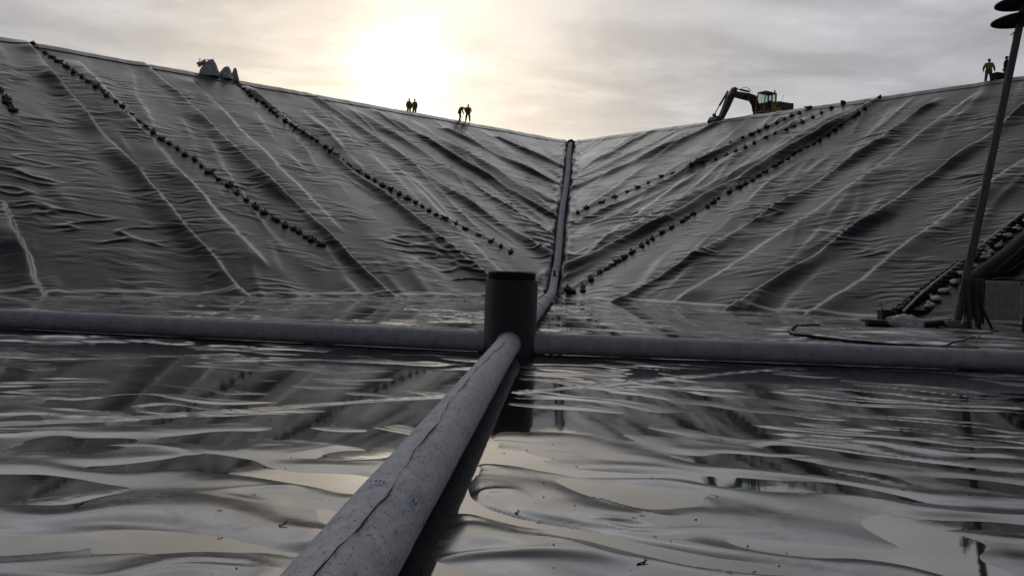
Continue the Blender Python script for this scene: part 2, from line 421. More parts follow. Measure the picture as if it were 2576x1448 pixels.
for a in [((1960, 300), (1422, 574), .16, .30, .05), ((2180, 262), (1416, 682), .17, .32, .06), ((2120, 280), (1440, 640), .07, .4, .0), ((2330, 268), (1652, 705), .13, .28, .05), ((1800, 312), (1440, 475), .13, .3, .04),
          ((2576, 270), (1850, 775), .14, .26, .06), ((1640, 330), (1440, 432), .10, .3, .02), ((2010, 300), (1500, 560), .06, .4, .0), ((2460, 230), (1750, 730), .07, .5, .0), ((1720, 322), (1442, 452), .07, .3, .0), ((2576, 400), (2060, 780), .08, .4, 0)]:
    add_seam('right', *a)
_fr = random.Random(5)
FOLDS = {'left': [], 'right': []}
for s_ in FOLDS:
    uu = -28.0
    while uu < 62:
        uu += _fr.uniform(1.0, 3.0); a_ = _fr.uniform(-2, 14) if _fr.random() < .65 else _fr.uniform(8, 24)
        FOLDS[s_].append((uu, a_, a_ + _fr.uniform(8, 22), _fr.uniform(.025, .065), _fr.uniform(.20, .36), _fr.uniform(-.04, .04)))
def face_disp(side, tt, v):
    tt = np.asarray(tt, float); v = np.asarray(v, float)
    u, w = face_uw(side, tt, v)
    sd_ = 11 if side == 'left' else 37
    tilt = 0.10 if side == 'left' else 0.30
    crest = sstep(0.0, 3.0, w)                    # the liner is pulled tight over the crest
    z = 0.10 * perlin(u / 3.6, w / 24, sd_) * crest + 0.035 * perlin(u / 2.2 + 4, w / 7, sd_ + 25) * sstep(1.0, 9.0, w)
    # long soft tension folds down the slope
    n = perlin(u / 2.3 + 0.4 * perlin(u / 5, w / 8, sd_ + 3), w / 15, sd_ + 1)
    z = z + 0.05 * ridge(n, 0.14) * crest * sstep(-0.1, 0.45, perlin(u / 5, w / 9, sd_ + 2))
    for (uf, w1, w2, am, wd, sh) in FOLDS[side]:
        uc = uf + 0.40 * perlin(w / 6.0, uf * 1.3, sd_ + 30) + 0.06 * perlin(w / 1.1, uf, sd_ + 31) + sh * (w - w1)
        d = u - uc; on = sstep(w1 - 2, w1 + 2, w) * sstep(w2 + 2.5, w2 - 2.5, w)
        z = z + on * am * np.clip(0.75 + 1.1 * perlin(w / 3.0, uf * 2.1, sd_ + 32), 0, 1.4) * np.where(d > 0, np.exp(-(d / (wd * 2.4)) ** 2), np.exp(-(d / (wd * 0.75)) ** 2))
    # sagging cross wrinkles between them
    q = w + tilt * u + 0.42 * perlin(u / 3.2, w / 3.2, sd_ + 4) + 0.16 * perlin(u / 1.2, w / 1.6, sd_ + 5)
    m1 = sstep(-0.05, 0.50, perlin(u / 4.5, w / 4.0, sd_ + 6)) * sstep(1.0, 9.0, w)
    m2 = sstep(-0.15, 0.40, perlin(u / 3.0 + 9, w / 2.5, sd_ + 7)) * sstep(0.6, 6.0, w)
    m3 = sstep(0.15, 0.55, perlin(u / 5.0 + 2, w / 5.0, sd_ + 17)) * sstep(14, 28, w)
    n1 = perlin(u / 3.1, q / 1.05, sd_ + 8); n2 = perlin(u / 1.9 + 5, q / 0.50, sd_ + 9); n3 = perlin(u / 1.7 + 5, (q + 0.1 * perlin(u / 0.8, w / 0.9, sd_ + 16)) / 0.27, sd_ + 14)
    z = z + 0.026 * m1 * (0.8 * ridge(n1 - 0.1, 0.20) + 0.4 * n1) + 0.017 * m2 * (ridge(n2, 0.25) + 0.6 * n2) + 0.0165 * (0.5 * n3 + 0.7 * ridge(n3, 0.25)) * (0.22 + 0.7 * m1 + 0.7 * m2) * sstep(0.8, 4, w)
    z = z + 0.085 * m3 * ridge(n1 + 0.12, 0.10)
    # weld seams: a wide swell that falls off sharply on the side of the valley
    for (u1, w1, u2, w2, amp, wd, st) in SEAMS[side]:
        k = (w - w1) / (w2 - w1)
        uc = u1 + (u2 - u1) * k + 0.20 * perlin(w / 4.2, u1 * 3.1, sd_ + 10) + 0.05 * perlin(w / 0.9, u1 * 1.7, sd_ + 12)
        d = (u - uc)
        on = sstep(-0.03, 0.05, k) * (1 - sstep(1.0, 1.06, k)) if st == 0 else sstep(-0.06, 0.02, k)
        am = amp * 2.0 * np.clip(0.85 + 0.8 * perlin(w / 4.5, u1, sd_ + 13), 0.4, 1.5)
        wide = wd * (2.6 + 1.2 * perlin(w / 6.0, u1 * 2.2, sd_ + 15))
        z = z + on * np.where(d > 0, am * np.exp(-(d / wide) ** 2), am * np.exp(-(d / (wd * 0.36)) ** 2))
        z = z - on * st * sstep(0.03, -0.02, d) * np.exp(-np.maximum(-d, 0) / 0.6)
    z = z + 0.06 * (1 - sstep(0.0, 0.012, v))     # hem along the toe
    # strip of liner folded back over the crest
    lip = 0.9 + 0.18 * perlin(u / 4, 0.3 + 0 * u, sd_ + 20)
    z = z + (0.05 if side == 'left' else 0.035) * (1 - sstep(lip - 0.03, lip + 0.03, w))
    z = z + (0.035 * perlin(u / 2.6, 0 * u + .5, sd_ + 40) + 0.015 * perlin(u / 0.6, 0 * u + .5, sd_ + 41)) * (1 - sstep(0.2, 2.5, w))
    # liner gathers into the valley gutter beside the pipe
    z = z * sstep(0.0, 0.8, tt) + 0.10 * np.exp(-((tt - 1.0 - 0.3 * perlin(w / 2, 0 * w, sd_ + 21)) / 0.3) ** 2) * (0.6 + perlin(w / 1.3, 0 * w + 3, sd_ + 22))
    return z * sstep(0.0, 0.25, tt)
def face_surface(side, tt, v, off=0.0):
    z = face_disp(side, np.atleast_1d(tt), np.atleast_1d(v)) + off
    return face_pt(side, tt, v) + FN[side][None, :] * np.atleast_1d(z).reshape(-1, 1)
TMAX = 78.0
def build_face(side):
    ts = [0.0]
    while ts[-1] < 55: ts.append(ts[-1] + 0.085)
    while ts[-1] < TMAX: ts.append(ts[-1] + 0.35)
    ts = np.array(ts)
    vs = np.concatenate([np.linspace(-0.03, 1.0, 560)])
    Tg, Vg = np.meshgrid(ts, vs)
    z = face_disp(side, Tg, Vg)
    P = face_pt(side, Tg.ravel(), Vg.ravel()) + FN[side][None, :] * z.reshape(-1, 1)
    P = P.reshape(len(vs), len(ts), 3)
    # rounded crest running back into level ground
    outw = np.array([-FN[side][0], -FN[side][1], 0]); outw /= np.linalg.norm(outw)
    top = P[-1]; rows = [P]
    for k, (o, dz) in enumerate([(0.15, 0.06), (0.35, 0.11), (0.6, 0.13), (1.2, 0.12), (3.0, 0.06), (9, 0.0)]):
        rw = top + outw[None, :] * o; rw[:, 2] = rw[:, 2] + dz
        rows.append(rw[None])
    P = np.concatenate(rows, 0)
    me = grid_mesh('embankment', P)
    o = obj('embankment', me, MAT['liner']); tag(o, kind='structure')
    return o
for s_ in ('left', 'right'): build_face(s_)

# far sides of the basin, behind the camera
def end_pt(side, v): return face_pt(side, [TMAX], [v])[0]
BC0 = np.array([1.0, -62.0, 0]); BC1 = np.array([1.0, -100.0, HGT])
for side in ('left', 'right'):
    e0, e1 = end_pt(side, 0.0), end_pt(side, 1.0)
    sg = -1 if side == 'left' else 1
    c0_, c1_ = e0 + np.array([sg * 2, -2, 0]), e1 + np.array([sg * 8, -6, 0])
    ss = np.linspace(0, 1, 120); vv = np.linspace(-0.03, 1, 60)
    S, V = np.meshgrid(ss, vv)
    lo = c0_[None] + (BC0 - c0_)[None] * S.reshape(-1, 1); hi = c1_[None] + (BC1 - c1_)[None] * S.reshape(-1, 1)
    P = lo + (hi - lo) * V.reshape(-1, 1)
    P[:, 2] += 0.12 * perlin(S.ravel() * 40, V.ravel() * 3, 5) + 0.05 * perlin(S.ravel() * 20, V.ravel() * 30, 6)
    tag(obj('embankment', grid_mesh('embankment', P.reshape(60, 120, 3)), MAT['liner']), kind='structure')
# level ground outside the basin
gm = MB()
ring_in = [C1 + np.array([0, 2, 0]), end_pt('left', 1.0), end_pt('left', 1.0) + np.array([-8, -6, 0]), BC1, end_pt('right', 1.0) + np.array([8, -6, 0]), end_pt('right', 1.0)]
cen = np.array([0, 5.0, 0]); vin = []; vout = []
for p in ring_in:
    q = p.copy(); q[:2] += (p[:2] - cen[:2]) / np.linalg.norm(p[:2] - cen[:2]) * 1.0; q[2] = HGT - 0.06
    o_ = q.copy(); o_[:2] = cen[:2] + (p[:2] - cen[:2]) / np.linalg.norm(p[:2] - cen[:2]) * 700; o_[2] = HGT - 6
    vin.append(gm.bm.verts.new(q)); vout.append(gm.bm.verts.new(o_))
for i in range(len(vin)):
    j = (i + 1) % len(vin); gm.bm.faces.new((vin[i], vin[j], vout[j], vout[i]))
tag(gm.build('ground', MAT['soil']), kind='structure')

# ------------------------------------------------------------------ basin floor with its wrinkled liner and the water lying on it
FSEAM = []
for (pts, amp) in [([(-20, 1066), (400, 1046), (900, 1008), (1120, 995)], 0.030), ([(1300, 985), (1500, 968), (1700, 949), (1960, 926)], 0.030), ([(1500, 868), (2100, 862), (2576, 800)], 0.03), ([(0, 905), (600, 890)], .02), ([(1590, 768), (1760, 781), (2000, 791), (2200, 812)], .05)]:
    FSEAM.append(([at_z(*p)[:2] for p in pts], amp))
MANHOLE = at_z(1281, 893)[:2] + np.array([0.0, 0.42])
def line_dist(x, y, a, b):
    d = b - a; L2 = d @ d
    k = np.clip(((x - a[0]) * d[0] + (y - a[1]) * d[1]) / L2, 0, 1)
    return np.hypot(x - a[0] - k * d[0], y - a[1] - k * d[1])
MAIN_DIR = np.array([math.sin(R(3.6)), math.cos(R(3.6))])
XL = at_z(0, 824)[:2]; XR = at_z(2576, 934)[:2]
def floor_h(x, y):
    x = np.asarray(x, float); y = np.asarray(y, float)
    wx = x + 0.7 * perlin(x * 0.4, y * 0.6, 60); wy = y + 0.42 * perlin(x * 0.35 + 3, y * 0.55, 61) + 0.22 * perlin(x * 0.9, y * 1.2, 62) + 0.07 * perlin(x * 2.0, y * 2.4, 68)
    yy = wy + 0.30 * np.where(x > -0.5, np.sqrt((x + 0.5) ** 2 + 0.2) - 0.45, 0) - 0.10 * np.where(x < -1, -(x + 1), 0)
    n1 = perlin(wx / 1.45, yy / 0.46, 63); n2 = perlin(wx / 1.25 + 4, yy / 0.30, 64); n3 = perlin(wx / 3.6, yy / 1.4, 65)
    n4 = perlin(wx / 0.6, yy / 0.13, 66); n5 = perlin(wx / 0.95 + 2, yy / 0.50 + 7, 69)
    msk = sstep(-0.3, 0.4, perlin(x / 3.5, y / 2.2, 67))
    near = 1 - sstep(4.5, 8.5, y + 0.12 * np.abs(x))
    far = sstep(9, 16, y)
    z = (0.011 + 0.017 * near) * n1 + (0.003 + 0.001 * near) * n2 * (0.4 + 0.9 * msk) + (0.007 + 0.010 * near) * n3 + 0.034 * near * n5 + 0.0006 * n4 * msk * (1 - near)
    z = z + (0.014 + 0.004 * near) * ridge(n1 - 0.16, 0.11) * msk + 0.014 * near * ridge(n5 + 0.12, 0.06) * sstep(0.0, 0.5, perlin(x / 1.6, y / 1.1, 71)) + 0.006 * (1 - 0.6 * near) * ridge(n2 - 0.1, 0.16) * msk
    z = z * (1 + 0.6 * far)
    z = z - 0.013 * (1 - near) - 0.001 * near
    for pts, amp in FSEAM:
        d = np.min([line_dist(x, y, a, b) for a, b in zip(pts[:-1], pts[1:])], 0)
        z = z + amp * (ridge(d - 0.05, 0.022) + ridge(d + 0.05, 0.022) + 0.35 * ridge(d, 0.10)) * (0.5)
    # raised apron of liner in the right hand corner
    ap = at_z(2310, 850)[:2]
    e = ((x - ap[0] - 1.5) / 6.0) ** 2 + ((y - ap[1]) / 3.6) ** 2
    z = z * (1 - 0.5 * np.exp(-e * e)) + 0.17 * np.exp(-e * e) * (1 + 0.5 * perlin(x / 2.2, y / 0.8, 70))
    # the liner dips under the pipes
    d = np.minimum(line_dist(x, y, MANHOLE, MANHOLE - MAIN_DIR * 20), np.minimum(line_dist(x, y, MANHOLE, XL + (XL - MANHOLE)), line_dist(x, y, MANHOLE, XR + (XR - MANHOLE))))
    z = z * sstep(0.05, 0.5, d) - 0.035 * (1 - sstep(0.05, 0.45, d))
    return z
xs = [0.0]
while xs[-1] < 62: xs.append(xs[-1] + (0.03 + 0.012 * xs[-1] if xs[-1] < 30 else 2.0))
xs = np.array(xs); xs = np.concatenate([-xs[:0:-1], xs])
ys = [2.2]
while ys[-1] < 47: ys.append(ys[-1] + 0.016 + 0.0024 * ys[-1])
ys = np.array(ys); pre = np.concatenate([np.arange(-64, -6, 2.0), np.arange(-6, 2.2, 0.1)])
ys = np.concatenate([pre, ys])
X, Y = np.meshgrid(xs, ys)
Z = floor_h(X, Y)
tag(obj('floor', grid_mesh('floor', np.stack([X, Y, Z], -1)), MAT['liner_wet']), kind='structure')
wl = -0.008
wm = MB(); wm.bm.faces.new([wm.bm.verts.new(p) for p in ((-60, -60, wl), (60, -60, wl), (60, 46, wl), (-60, 46, wl))])
tag(wm.build('water', MAT['water']), kind='structure')
FSURF = lambda x, y: float(max(floor_h(np.array([x]), np.array([y]))[0], wl))
# ------------------------------------------------------------------ pipes and manhole
def frames(pts):
    pts = [Vector(p) for p in pts]; n = len(pts); out = []
    t0 = (pts[1] - pts[0]).normalized(); up = Vector((0, 0, 1))
    for i in range(n):
        t = (pts[min(i + 1, n - 1)] - pts[max(i - 1, 0)]).normalized()
        s = t.cross(up).normalized(); b = s.cross(t).normalized()
        out.append((pts[i], t, s, b))
    return out
def pipe_mesh(name, pts, rad, seg=64, seam=0.0, seed=0, rough=0.003, seam_fn=None, mt=None):
    """wrapped pipe; the wrap overlaps along a wandering line near its top"""
    fr = frames(pts); P = np.zeros((len(pts), seg, 3)); th0 = np.arange(seg) * 2 * math.pi / seg
    L = 0.0
    for i, (p, t_, s_, b_) in enumerate(fr):
        if i: L += (fr[i][0] - fr[i - 1][0]).length
        th = th0.copy(); r_ = np.full(seg, rad)
        if seam > 0:
            sa = seam_fn(L)
            # the lip of the overlap: a raised edge, an open crack, then the lower layer
            lip = seam * (0.55 + 0.45 * math.sin(L * 2.1 + seed) ** 2)
            back_ = 2 * math.pi - (th - sa)
            r_ = r_ + lip * np.exp(-back_ / 0.40) * (back_ < 3)
            r_[0] -= 0.030 * (0.35 + 0.65 * abs(math.sin(L * 4.1) * math.sin(L * 1.7 + 1))); th[-1] = sa - 0.008; th[1] = sa + 0.032; r_[-1] = r_[-2] + 0.001
        r_ = r_ + rough * perlin(th * 2.0 * rad / 0.1, np.full(seg, L / 0.22), 80 + seed) + rough * 1.3 * perlin(np.cos(th) * 2 + 5, np.full(seg, L / 0.9), 81 + seed)
        for j in range(seg):
            P[i, j] = np.array(p) + np.array(s_) * math.cos(th[j]) * r_[j] + np.array(b_) * math.sin(th[j]) * r_[j]
    me = grid_mesh(name, P, wrap=True)
    bm = bmesh.new(); bm.from_mesh(me)
    for ring in (range(seg), range((len(pts) - 1) * seg, len(pts) * seg)):
        bm.verts.ensure_lookup_table(); bm.faces.new([bm.verts[i] for i in ring])
    bmesh.ops.recalc_face_normals(bm, faces=bm.faces[:]); bm.to_mesh(me); bm.free()
    return me
PR = 0.195
mh = np.array([MANHOLE[0], MANHOLE[1]])
def P3(xy, z): return Vector((xy[0], xy[1], z))
# manhole
mroot = empty('manhole', P3(mh, 0), 'dark grey cylindrical manhole shaft with a black collar standing where the pipes meet', 'manhole')
a = MB().lathe([(0.0, -0.12), (0.515, -0.12), (0.515, 0.0), (0.49, 0.03), (0.488, 1.345), (0.478, 1.36), (0.40, 1.36)], 72)
a.build('shaft', MAT['shaft'], mroot, auto=True)
MB().lathe([(0.40, 1.30), (0.441, 1.36), (0.443, 1.492), (0.436, 1.500), (0.40, 1.500), (0.40, 1.30)], 72).build('collar', MAT['black'], mroot, auto=True)
MB().lathe([(0.0, 1.522), (0.36, 1.522), (0.415, 1.514), (0.42, 1.503), (0.0, 1.503)], 72).build('cover', MAT['rust'], mroot, auto=True)
def sleeve(dirv, z, r_in, r_out, l0, l1):
    d = Vector((dirv[0], dirv[1], 0)).normalized()
    mb = MB()
    q = d.to_track_quat('Z', 'Y').to_matrix().to_4x4()
    mb.lathe([(r_in - 0.02, l0), (r_out, l0), (r_out, l1 - 0.01), (r_out - 0.01, l1), (r_in - 0.02, l1), (r_in - 0.02, l0)], 48)
    mb.bm.transform(Matrix.Translation((0, 0, z)) @ q)
    return mb.build('pipe_sleeve', MAT['geo'], mroot, auto=True)
nd = -MAIN_DIR; ld = (XL - mh) / np.linalg.norm(XL - mh); rd_ = (XR - mh) / np.linalg.norm(XR - mh)
sleeve(nd, PR, PR, PR + 0.035, 0.42, 0.53)
sleeve(rd_, PR, PR, PR + 0.02, 0.42, 0.66)
sleeve(ld, PR, PR, PR + 0.018, 0.42, 0.60)
# near pipe
npts = [P3(mh + nd * l, PR) for l in np.concatenate([np.arange(0.45, 6, 0.06), np.arange(6, 14.5, 0.03)])]
nfr = None
seam_near = lambda L: R(96 + 9 * math.sin(L * 0.75 + 0.4) + 3 * math.sin(L * 3.3) + 1.2 * math.sin(L * 11.0))
me = pipe_mesh('drain_pipe', npts, PR + 0.011, 128, 0.011, 3, 0.0028, seam_near)
o = obj('drain_pipe', me, MAT['geo']); tag(o, 'thick grey felt wrapped pipe running from the bottom edge of the picture to the manhole', 'pipe', 'felt wrapped drain pipes joined at the manhole')
near_pipe = o
# blue marker strokes on the near pipe
def on_pipe(x, y):
    """where a pixel's ray meets the near pipe: (length from the manhole, angle)"""
    d = ray(x, y); ax = np.array([nd[0], nd[1], 0]); c = np.array([mh[0], mh[1], PR])
    oc = CAM - c; dp = d - ax * (d @ ax); op = oc - ax * (oc @ ax)
    A_, B_, C_ = dp @ dp, 2 * dp @ op, op @ op - (PR + 0.011) ** 2
    k = (-B_ - math.sqrt(max(B_ * B_ - 4 * A_ * C_, 0))) / (2 * A_)
    p = CAM + d * k - c; l = p @ ax
    s_ = np.cross(ax, np.array([0, 0, 1.0])); s_ /= np.linalg.norm(s_); b_ = np.cross(s_, ax)
    return l, math.atan2(p @ b_, p @ s_)
def pipe_patch(mb, l, th, dl, dth, slant=0.0):
    ax = np.array([nd[0], nd[1], 0]); c = np.array([mh[0], mh[1], PR])
    s_ = np.cross(ax, np.array([0, 0, 1.0])); s_ /= np.linalg.norm(s_); b_ = np.cross(s_, ax)
    rows = []
    for i in range(6):
        tt_ = th + dth * (i / 5 - 0.5)
        w_ = dl * (0.5 + 0.5 * math.sin(math.pi * (0.15 + 0.7 * i / 5))) * (0.8 + 0.4 * random.random())
        rows.append([mb.bm.verts.new(c + ax * (l + slant * (i / 5 - .5) + w_ * (j - 0.5)) + (s_ * math.cos(tt_) + b_ * math.sin(tt_)) * (PR + 0.027)) for j in (0, 1)])
    for a_, b2 in zip(rows[:-1], rows[1:]): mb.bm.faces.new((a_[0], a_[1], b2[1], b2[0]))
for (x, y, dl, dth, sl_) in [(926, 1214, .02, .05, .02), (936, 1216, .03, .045, -.02), (947, 1216, .035, .05, .02), (956, 1217, .03, .05, -.02), (965, 1219, .03, .05, .015), (908, 1224, .014, .10, .01), (897, 1233, .012, .10, .012),
                         (1034, 1262, .045, .05, .03), (1040, 1270, .03, .06, -.03), (1057, 1318, .02, .12, .02), (1058, 1338, .025, .1, -.02)]:
    bmk = MB(); l, th = on_pipe(x, y); pipe_patch(bmk, l, th, dl * 1.4, dth * 1.3, sl_); bmk.build('blue_marking', MAT['blue'], near_pipe)
# added dark strip painting the shade and dirt in the crack along the overlap
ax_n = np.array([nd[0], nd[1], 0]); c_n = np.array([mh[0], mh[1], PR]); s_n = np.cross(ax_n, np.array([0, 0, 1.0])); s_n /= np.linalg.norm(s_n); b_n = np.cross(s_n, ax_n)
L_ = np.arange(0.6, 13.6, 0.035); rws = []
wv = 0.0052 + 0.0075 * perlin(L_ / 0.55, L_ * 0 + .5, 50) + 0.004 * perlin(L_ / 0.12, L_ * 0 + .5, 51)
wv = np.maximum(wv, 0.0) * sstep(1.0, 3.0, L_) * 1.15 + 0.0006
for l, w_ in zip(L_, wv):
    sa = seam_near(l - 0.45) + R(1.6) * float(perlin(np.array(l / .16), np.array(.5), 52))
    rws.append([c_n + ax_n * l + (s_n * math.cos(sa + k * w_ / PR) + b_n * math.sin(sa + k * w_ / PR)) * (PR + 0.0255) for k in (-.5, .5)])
obj('crack_shade_dirt', grid_mesh('crack_shade_dirt', np.array(rws)), MAT['debris_and_shade'], near_pipe)
# cross pipes
def straight(p0, p1, n=60): return [p0 + (p1 - p0) * (i / (n - 1)) for i in range(n)]
fl = lambda L: R(70 + 8 * math.sin(L * 0.9))
a_end = mh + ld * 34; b_end = mh + rd_ * 34
me = pipe_mesh('drain_pipe', straight(P3(mh + ld * 0.46, PR), P3(a_end, PR), 260), PR, 56, 0.0, 5, 0.003, fl)
tag(obj('drain_pipe', me, MAT['geo']), 'grey felt wrapped pipe running from the manhole out through the left edge', 'pipe', 'felt wrapped drain pipes joined at the manhole')
me = pipe_mesh('drain_pipe', straight(P3(mh + rd_ * 0.46, PR), P3(b_end, PR), 260), PR, 56, 0.0, 7, 0.003, fl)
tag(obj('drain_pipe', me, MAT['geo']), 'blue grey felt wrapped pipe running from the manhole out through the right edge', 'pipe', 'felt wrapped drain pipes joined at the manhole')
# riser pipe: over the floor behind the manhole, then up the valley
FR = 0.235
vdir = (C1 - C0) / np.linalg.norm(C1 - C0)
bis = np.array([0.0, 0, 1.0])
nv = FN['left'] + FN['right']; nv /= np.linalg.norm(nv)
lift = 0.30
pA = np.array([*(mh + MAIN_DIR * 0.46), FR]); 
pB = np.array([C0[0] - MAIN_DIR[0] * 1.2, C0[1] - MAIN_DIR[1] * 1.2, FR + 0.05])
dirAB = (pB - pA) / np.linalg.norm(pB - pA)
pts = [pA + dirAB * l for l in np.arange(0, np.linalg.norm(pB - pA) - 4.0, 0.5)]
q0 = pts[-1]; q2 = C0 + vdir * 3.4 + nv * lift; q1 = pB + np.array([0, 0, 0.02])
for k in np.linspace(0.03, 1, 18): pts.append((1 - k) ** 2 * q0 + 2 * k * (1 - k) * q1 + k * k * q2)
Lv = np.linalg.norm(C1 - C0)
for l in np.arange(3.9, Lv - 1.9, 0.45):
    wob = np.array([0.05 * math.sin(l * 0.3), 0, 0]); pts.append(C0 + vdir * l + nv * lift + wob)
me = pipe_mesh('riser_pipe', [Vector(p) for p in pts], FR, 40, 0.0, 9, 0.004, lambda L: R(110))
rp_ = obj('riser_pipe', me, MAT['geo']); tag(rp_, 'long grey pipe climbing the valley between the two slopes from behind the manhole', 'pipe')
fr = frames([Vector(p) for p in pts]); acc = 0; nextj = 4.0; gap = 5.8
for i in range(1, len(fr)):
    acc += (fr[i][0] - fr[i - 1][0]).length
    if acc > nextj:
        nextj += gap
        p, t_, s_, b_ = fr[i]
        mb = MB().tube([p - t_ * .10, p - t_ * .09, p + t_ * .09, p + t_ * .10], [FR, FR + .022, FR + .022, FR], 36)
        mb.build('coupling', MAT['geo'], rp_, auto=True)
i = min(range(len(fr)), key=lambda i: (fr[i][0] - Vector(C0 + vdir * 1.6 + nv * lift)).length)
p, t_, s_, b_ = fr[i]
MB().tube([p + b_ * (FR - .03), p + b_ * (FR + .07), p + b_ * (FR + .071), p + b_ * (FR + .36)], [.11, .11, .065, .06], 16).build('valve', MAT['black'], rp_, auto=True)
# head of the riser: lump of liner and a concrete pad at the crest
hd = C1 + np.array([0, 0, 0.0]) - vdir * 2.0
hroot = empty('pipe_collar', hd, 'pale clamp and boxed edging round the top end of the riser pipe', 'collar')
p = Vector(vdir)
q = p.to_track_quat('Z', 'Y').to_matrix().to_4x4()
MB().lathe([(FR - .02, -.25), (FR + .16, -.25), (FR + .2, -.1), (FR + .16, .1), (FR - .02, .1)], 20).build('ring', MAT['black'], hroot, mt=Matrix.Translation(Vector(nv * lift)) @ q, auto=True)
MB().box((-0.75, 0.1, -0.18), (0.75, 0.5, 0.5), Matrix.Rotation(.25, 3, 'Z'), .04).build('pad', MAT['shaft'], hroot)
mb = MB()
for k in range(9):
    an = R(20 + 160 * k / 8); mb.tube([(0.32 * math.cos(an), 0.2, .30 + .3 * math.sin(an)), (0.62 * math.cos(an), 0.2 + .1 * random.random(), .36 + .42 * math.sin(an) * random.random())], .035, 6)
mb.build('clamp', MAT['pvc'], hroot)

# ------------------------------------------------------------------ sandbags on ropes
def sack_mesh(name, seed, L=.42, Wd=.30, H=.19, tie='end'):
    rs = np.random.RandomState(seed); bm = bmesh.new()
    bmesh.ops.create_icosphere(bm, subdivisions=3, radius=1.0)
    for v in bm.verts:
        c = v.co; n1 = float(perlin(c.x * 1.7 + seed * 3.3, c.y * 1.7 + c.z * 1.3, seed)); n2 = float(perlin(c.x * 4 + seed, c.y * 4 + c.z * 3, seed + 1))
        k = 1 + .16 * n1 + .07 * n2
        sx = math.copysign(abs(c.x) ** .8, c.x); sy = math.copysign(abs(c.y) ** .8, c.y); sz = math.copysign(abs(c.z) ** .75, c.z)
        z = sz * H / 2 * k
        if z < 0: z *= .55
        neck = sstep(.55, 1.0, c.x) * .35 if tie == 'end' else 0
        v.co = Vector((sx * L / 2 * k, sy * Wd / 2 * k * (1 - neck), z + H * .3))
    # tied mouth: pinched neck and flared ears
    base = Vector((L * .42, 0, H * .5)) if tie == 'end' else Vector((L * .05, 0, H * .78))
    dr = Vector((.7, 0, .7)) if tie == 'end' else Vector((.15, .1, 1))
    dr.normalize(); sd2 = dr.orthogonal().normalized(); b2 = dr.cross(sd2); rings = []
    for (d, r_) in ((0, .07), (.03, .03), (.04, .03), (.075, .06), (.09, .07)):
        ring = []
        for k in range(12):
            an = 2 * math.pi * k / 12; rr = r_ * (L / .42) * (1 + (.45 * math.sin(3 * an + seed) if d > .1 else 0)); sq = .5 if d > .1 else 1
            ring.append(bm.verts.new(base + dr * (d * L / .42 + (.03 * math.sin(2 * an + seed) if d > .1 else 0)) + sd2 * rr * math.cos(an) + b2 * rr * math.sin(an) * sq))
        rings.append(ring)
    for a_, c_ in zip(rings[:-1], rings[1:]):
        for k in range(12): bm.faces.new((a_[k], a_[(k + 1) % 12], c_[(k + 1) % 12], c_[k]))
    bm.faces.new(rings[-1])
    bmesh.ops.recalc_face_normals(bm, faces=bm.faces[:])
    me = bpy.data.meshes.new(name); bm.to_mesh(me); bm.free(); return me
DARK = [sack_mesh('sandbag', 20 + k, .42 + .05 * (k % 3), .30, .165 + .02 * (k % 2), 'end' if k % 2 else 'top') for k in range(6)]
WHITE = [sack_mesh('sandbag', 40 + k, .52, .36, .24, 'end' if k % 2 else 'top') for k in range(4)]
def place_sack(me, mat, pos, normal, yaw, scale, label, group):
    if len(me.materials) == 0:
        me.materials.append(mat); me.polygons.foreach_set('use_smooth', [True] * len(me.polygons))
    o = bpy.data.objects.new('sandbag', me); COL.objects.link(o)
    z = Vector(normal).normalized(); q = Vector((0, 0, 1)).rotation_difference(z)
    o.rotation_mode = 'QUATERNION'; o.rotation_quaternion = q @ Matrix.Rotation(yaw, 3, 'Z').to_quaternion()
    o.location = pos; o.scale = (scale,) * 3
    tag(o, label, 'sandbag', group); return o
rnd = random.Random(11)
def row(side, pix, label, group, spacing=None, scale=1.0, jitter=.05, rope=True, rope_label=None, first=None, last=None, mats=None):
    tv = [face_solve(side, *p) for p in pix]
    pts3 = np.array([face_pt(side, [a], [b])[0] for a, b in tv])
    seg = np.linalg.norm(np.diff(pts3, axis=0), axis=1); cum = np.concatenate([[0], np.cumsum(seg)])
    tt = np.array([a for a, b in tv]); vv = np.array([b for a, b in tv])
    if spacing:
        ls = []; l = 0.0
        while l < cum[-1]: ls.append(l); l += spacing * rnd.uniform(.72, 1.3)
    else: ls = list(cum)
    out = []
    for i, l in enumerate(ls):
        a = np.interp(l, cum, tt) + rnd.uniform(-jitter, jitter); b = np.interp(l, cum, vv)
        p = face_surface(side, [a], [b], -.01)[0]
        lb = label
        if i == 0 and first: lb = first
        if i == len(ls) - 1 and last: lb = last
        ms, mm = mats or (DARK, MAT['bag'])
        out.append(place_sack(rnd.choice(ms), mm, p, FN[side] * .8 + np.array([0, 0, .35]), rnd.uniform(0, 6.28), scale * .84 * rnd.uniform(.80, 1.2), lb, group))
    if rope:
        ll = np.arange(0, cum[-1], .22)
        a = np.interp(ll, cum, tt) + .06 * np.sin(ll * .9) ; b = np.interp(ll, cum, vv)
        P = face_surface(side, a, b, .05)
        mb = MB().tube([Vector(p) for p in P], .026, 6)
        tag(mb.build('rope', MAT['rope'], smooth=True), rope_label, 'rope', 'ropes stringing the sandbags together')
    return out
row('left', [(-60, 120), (-25, 175), (3, 230), (16, 251), (19, 262), (34, 282)], 'dark sandbag of the short string at the left edge', 'sandbags of the short string at the left edge', None, 1.25, rope_label='short rope with sandbags at the left edge', last='dark sandbag lowest on the short string at the left edge')
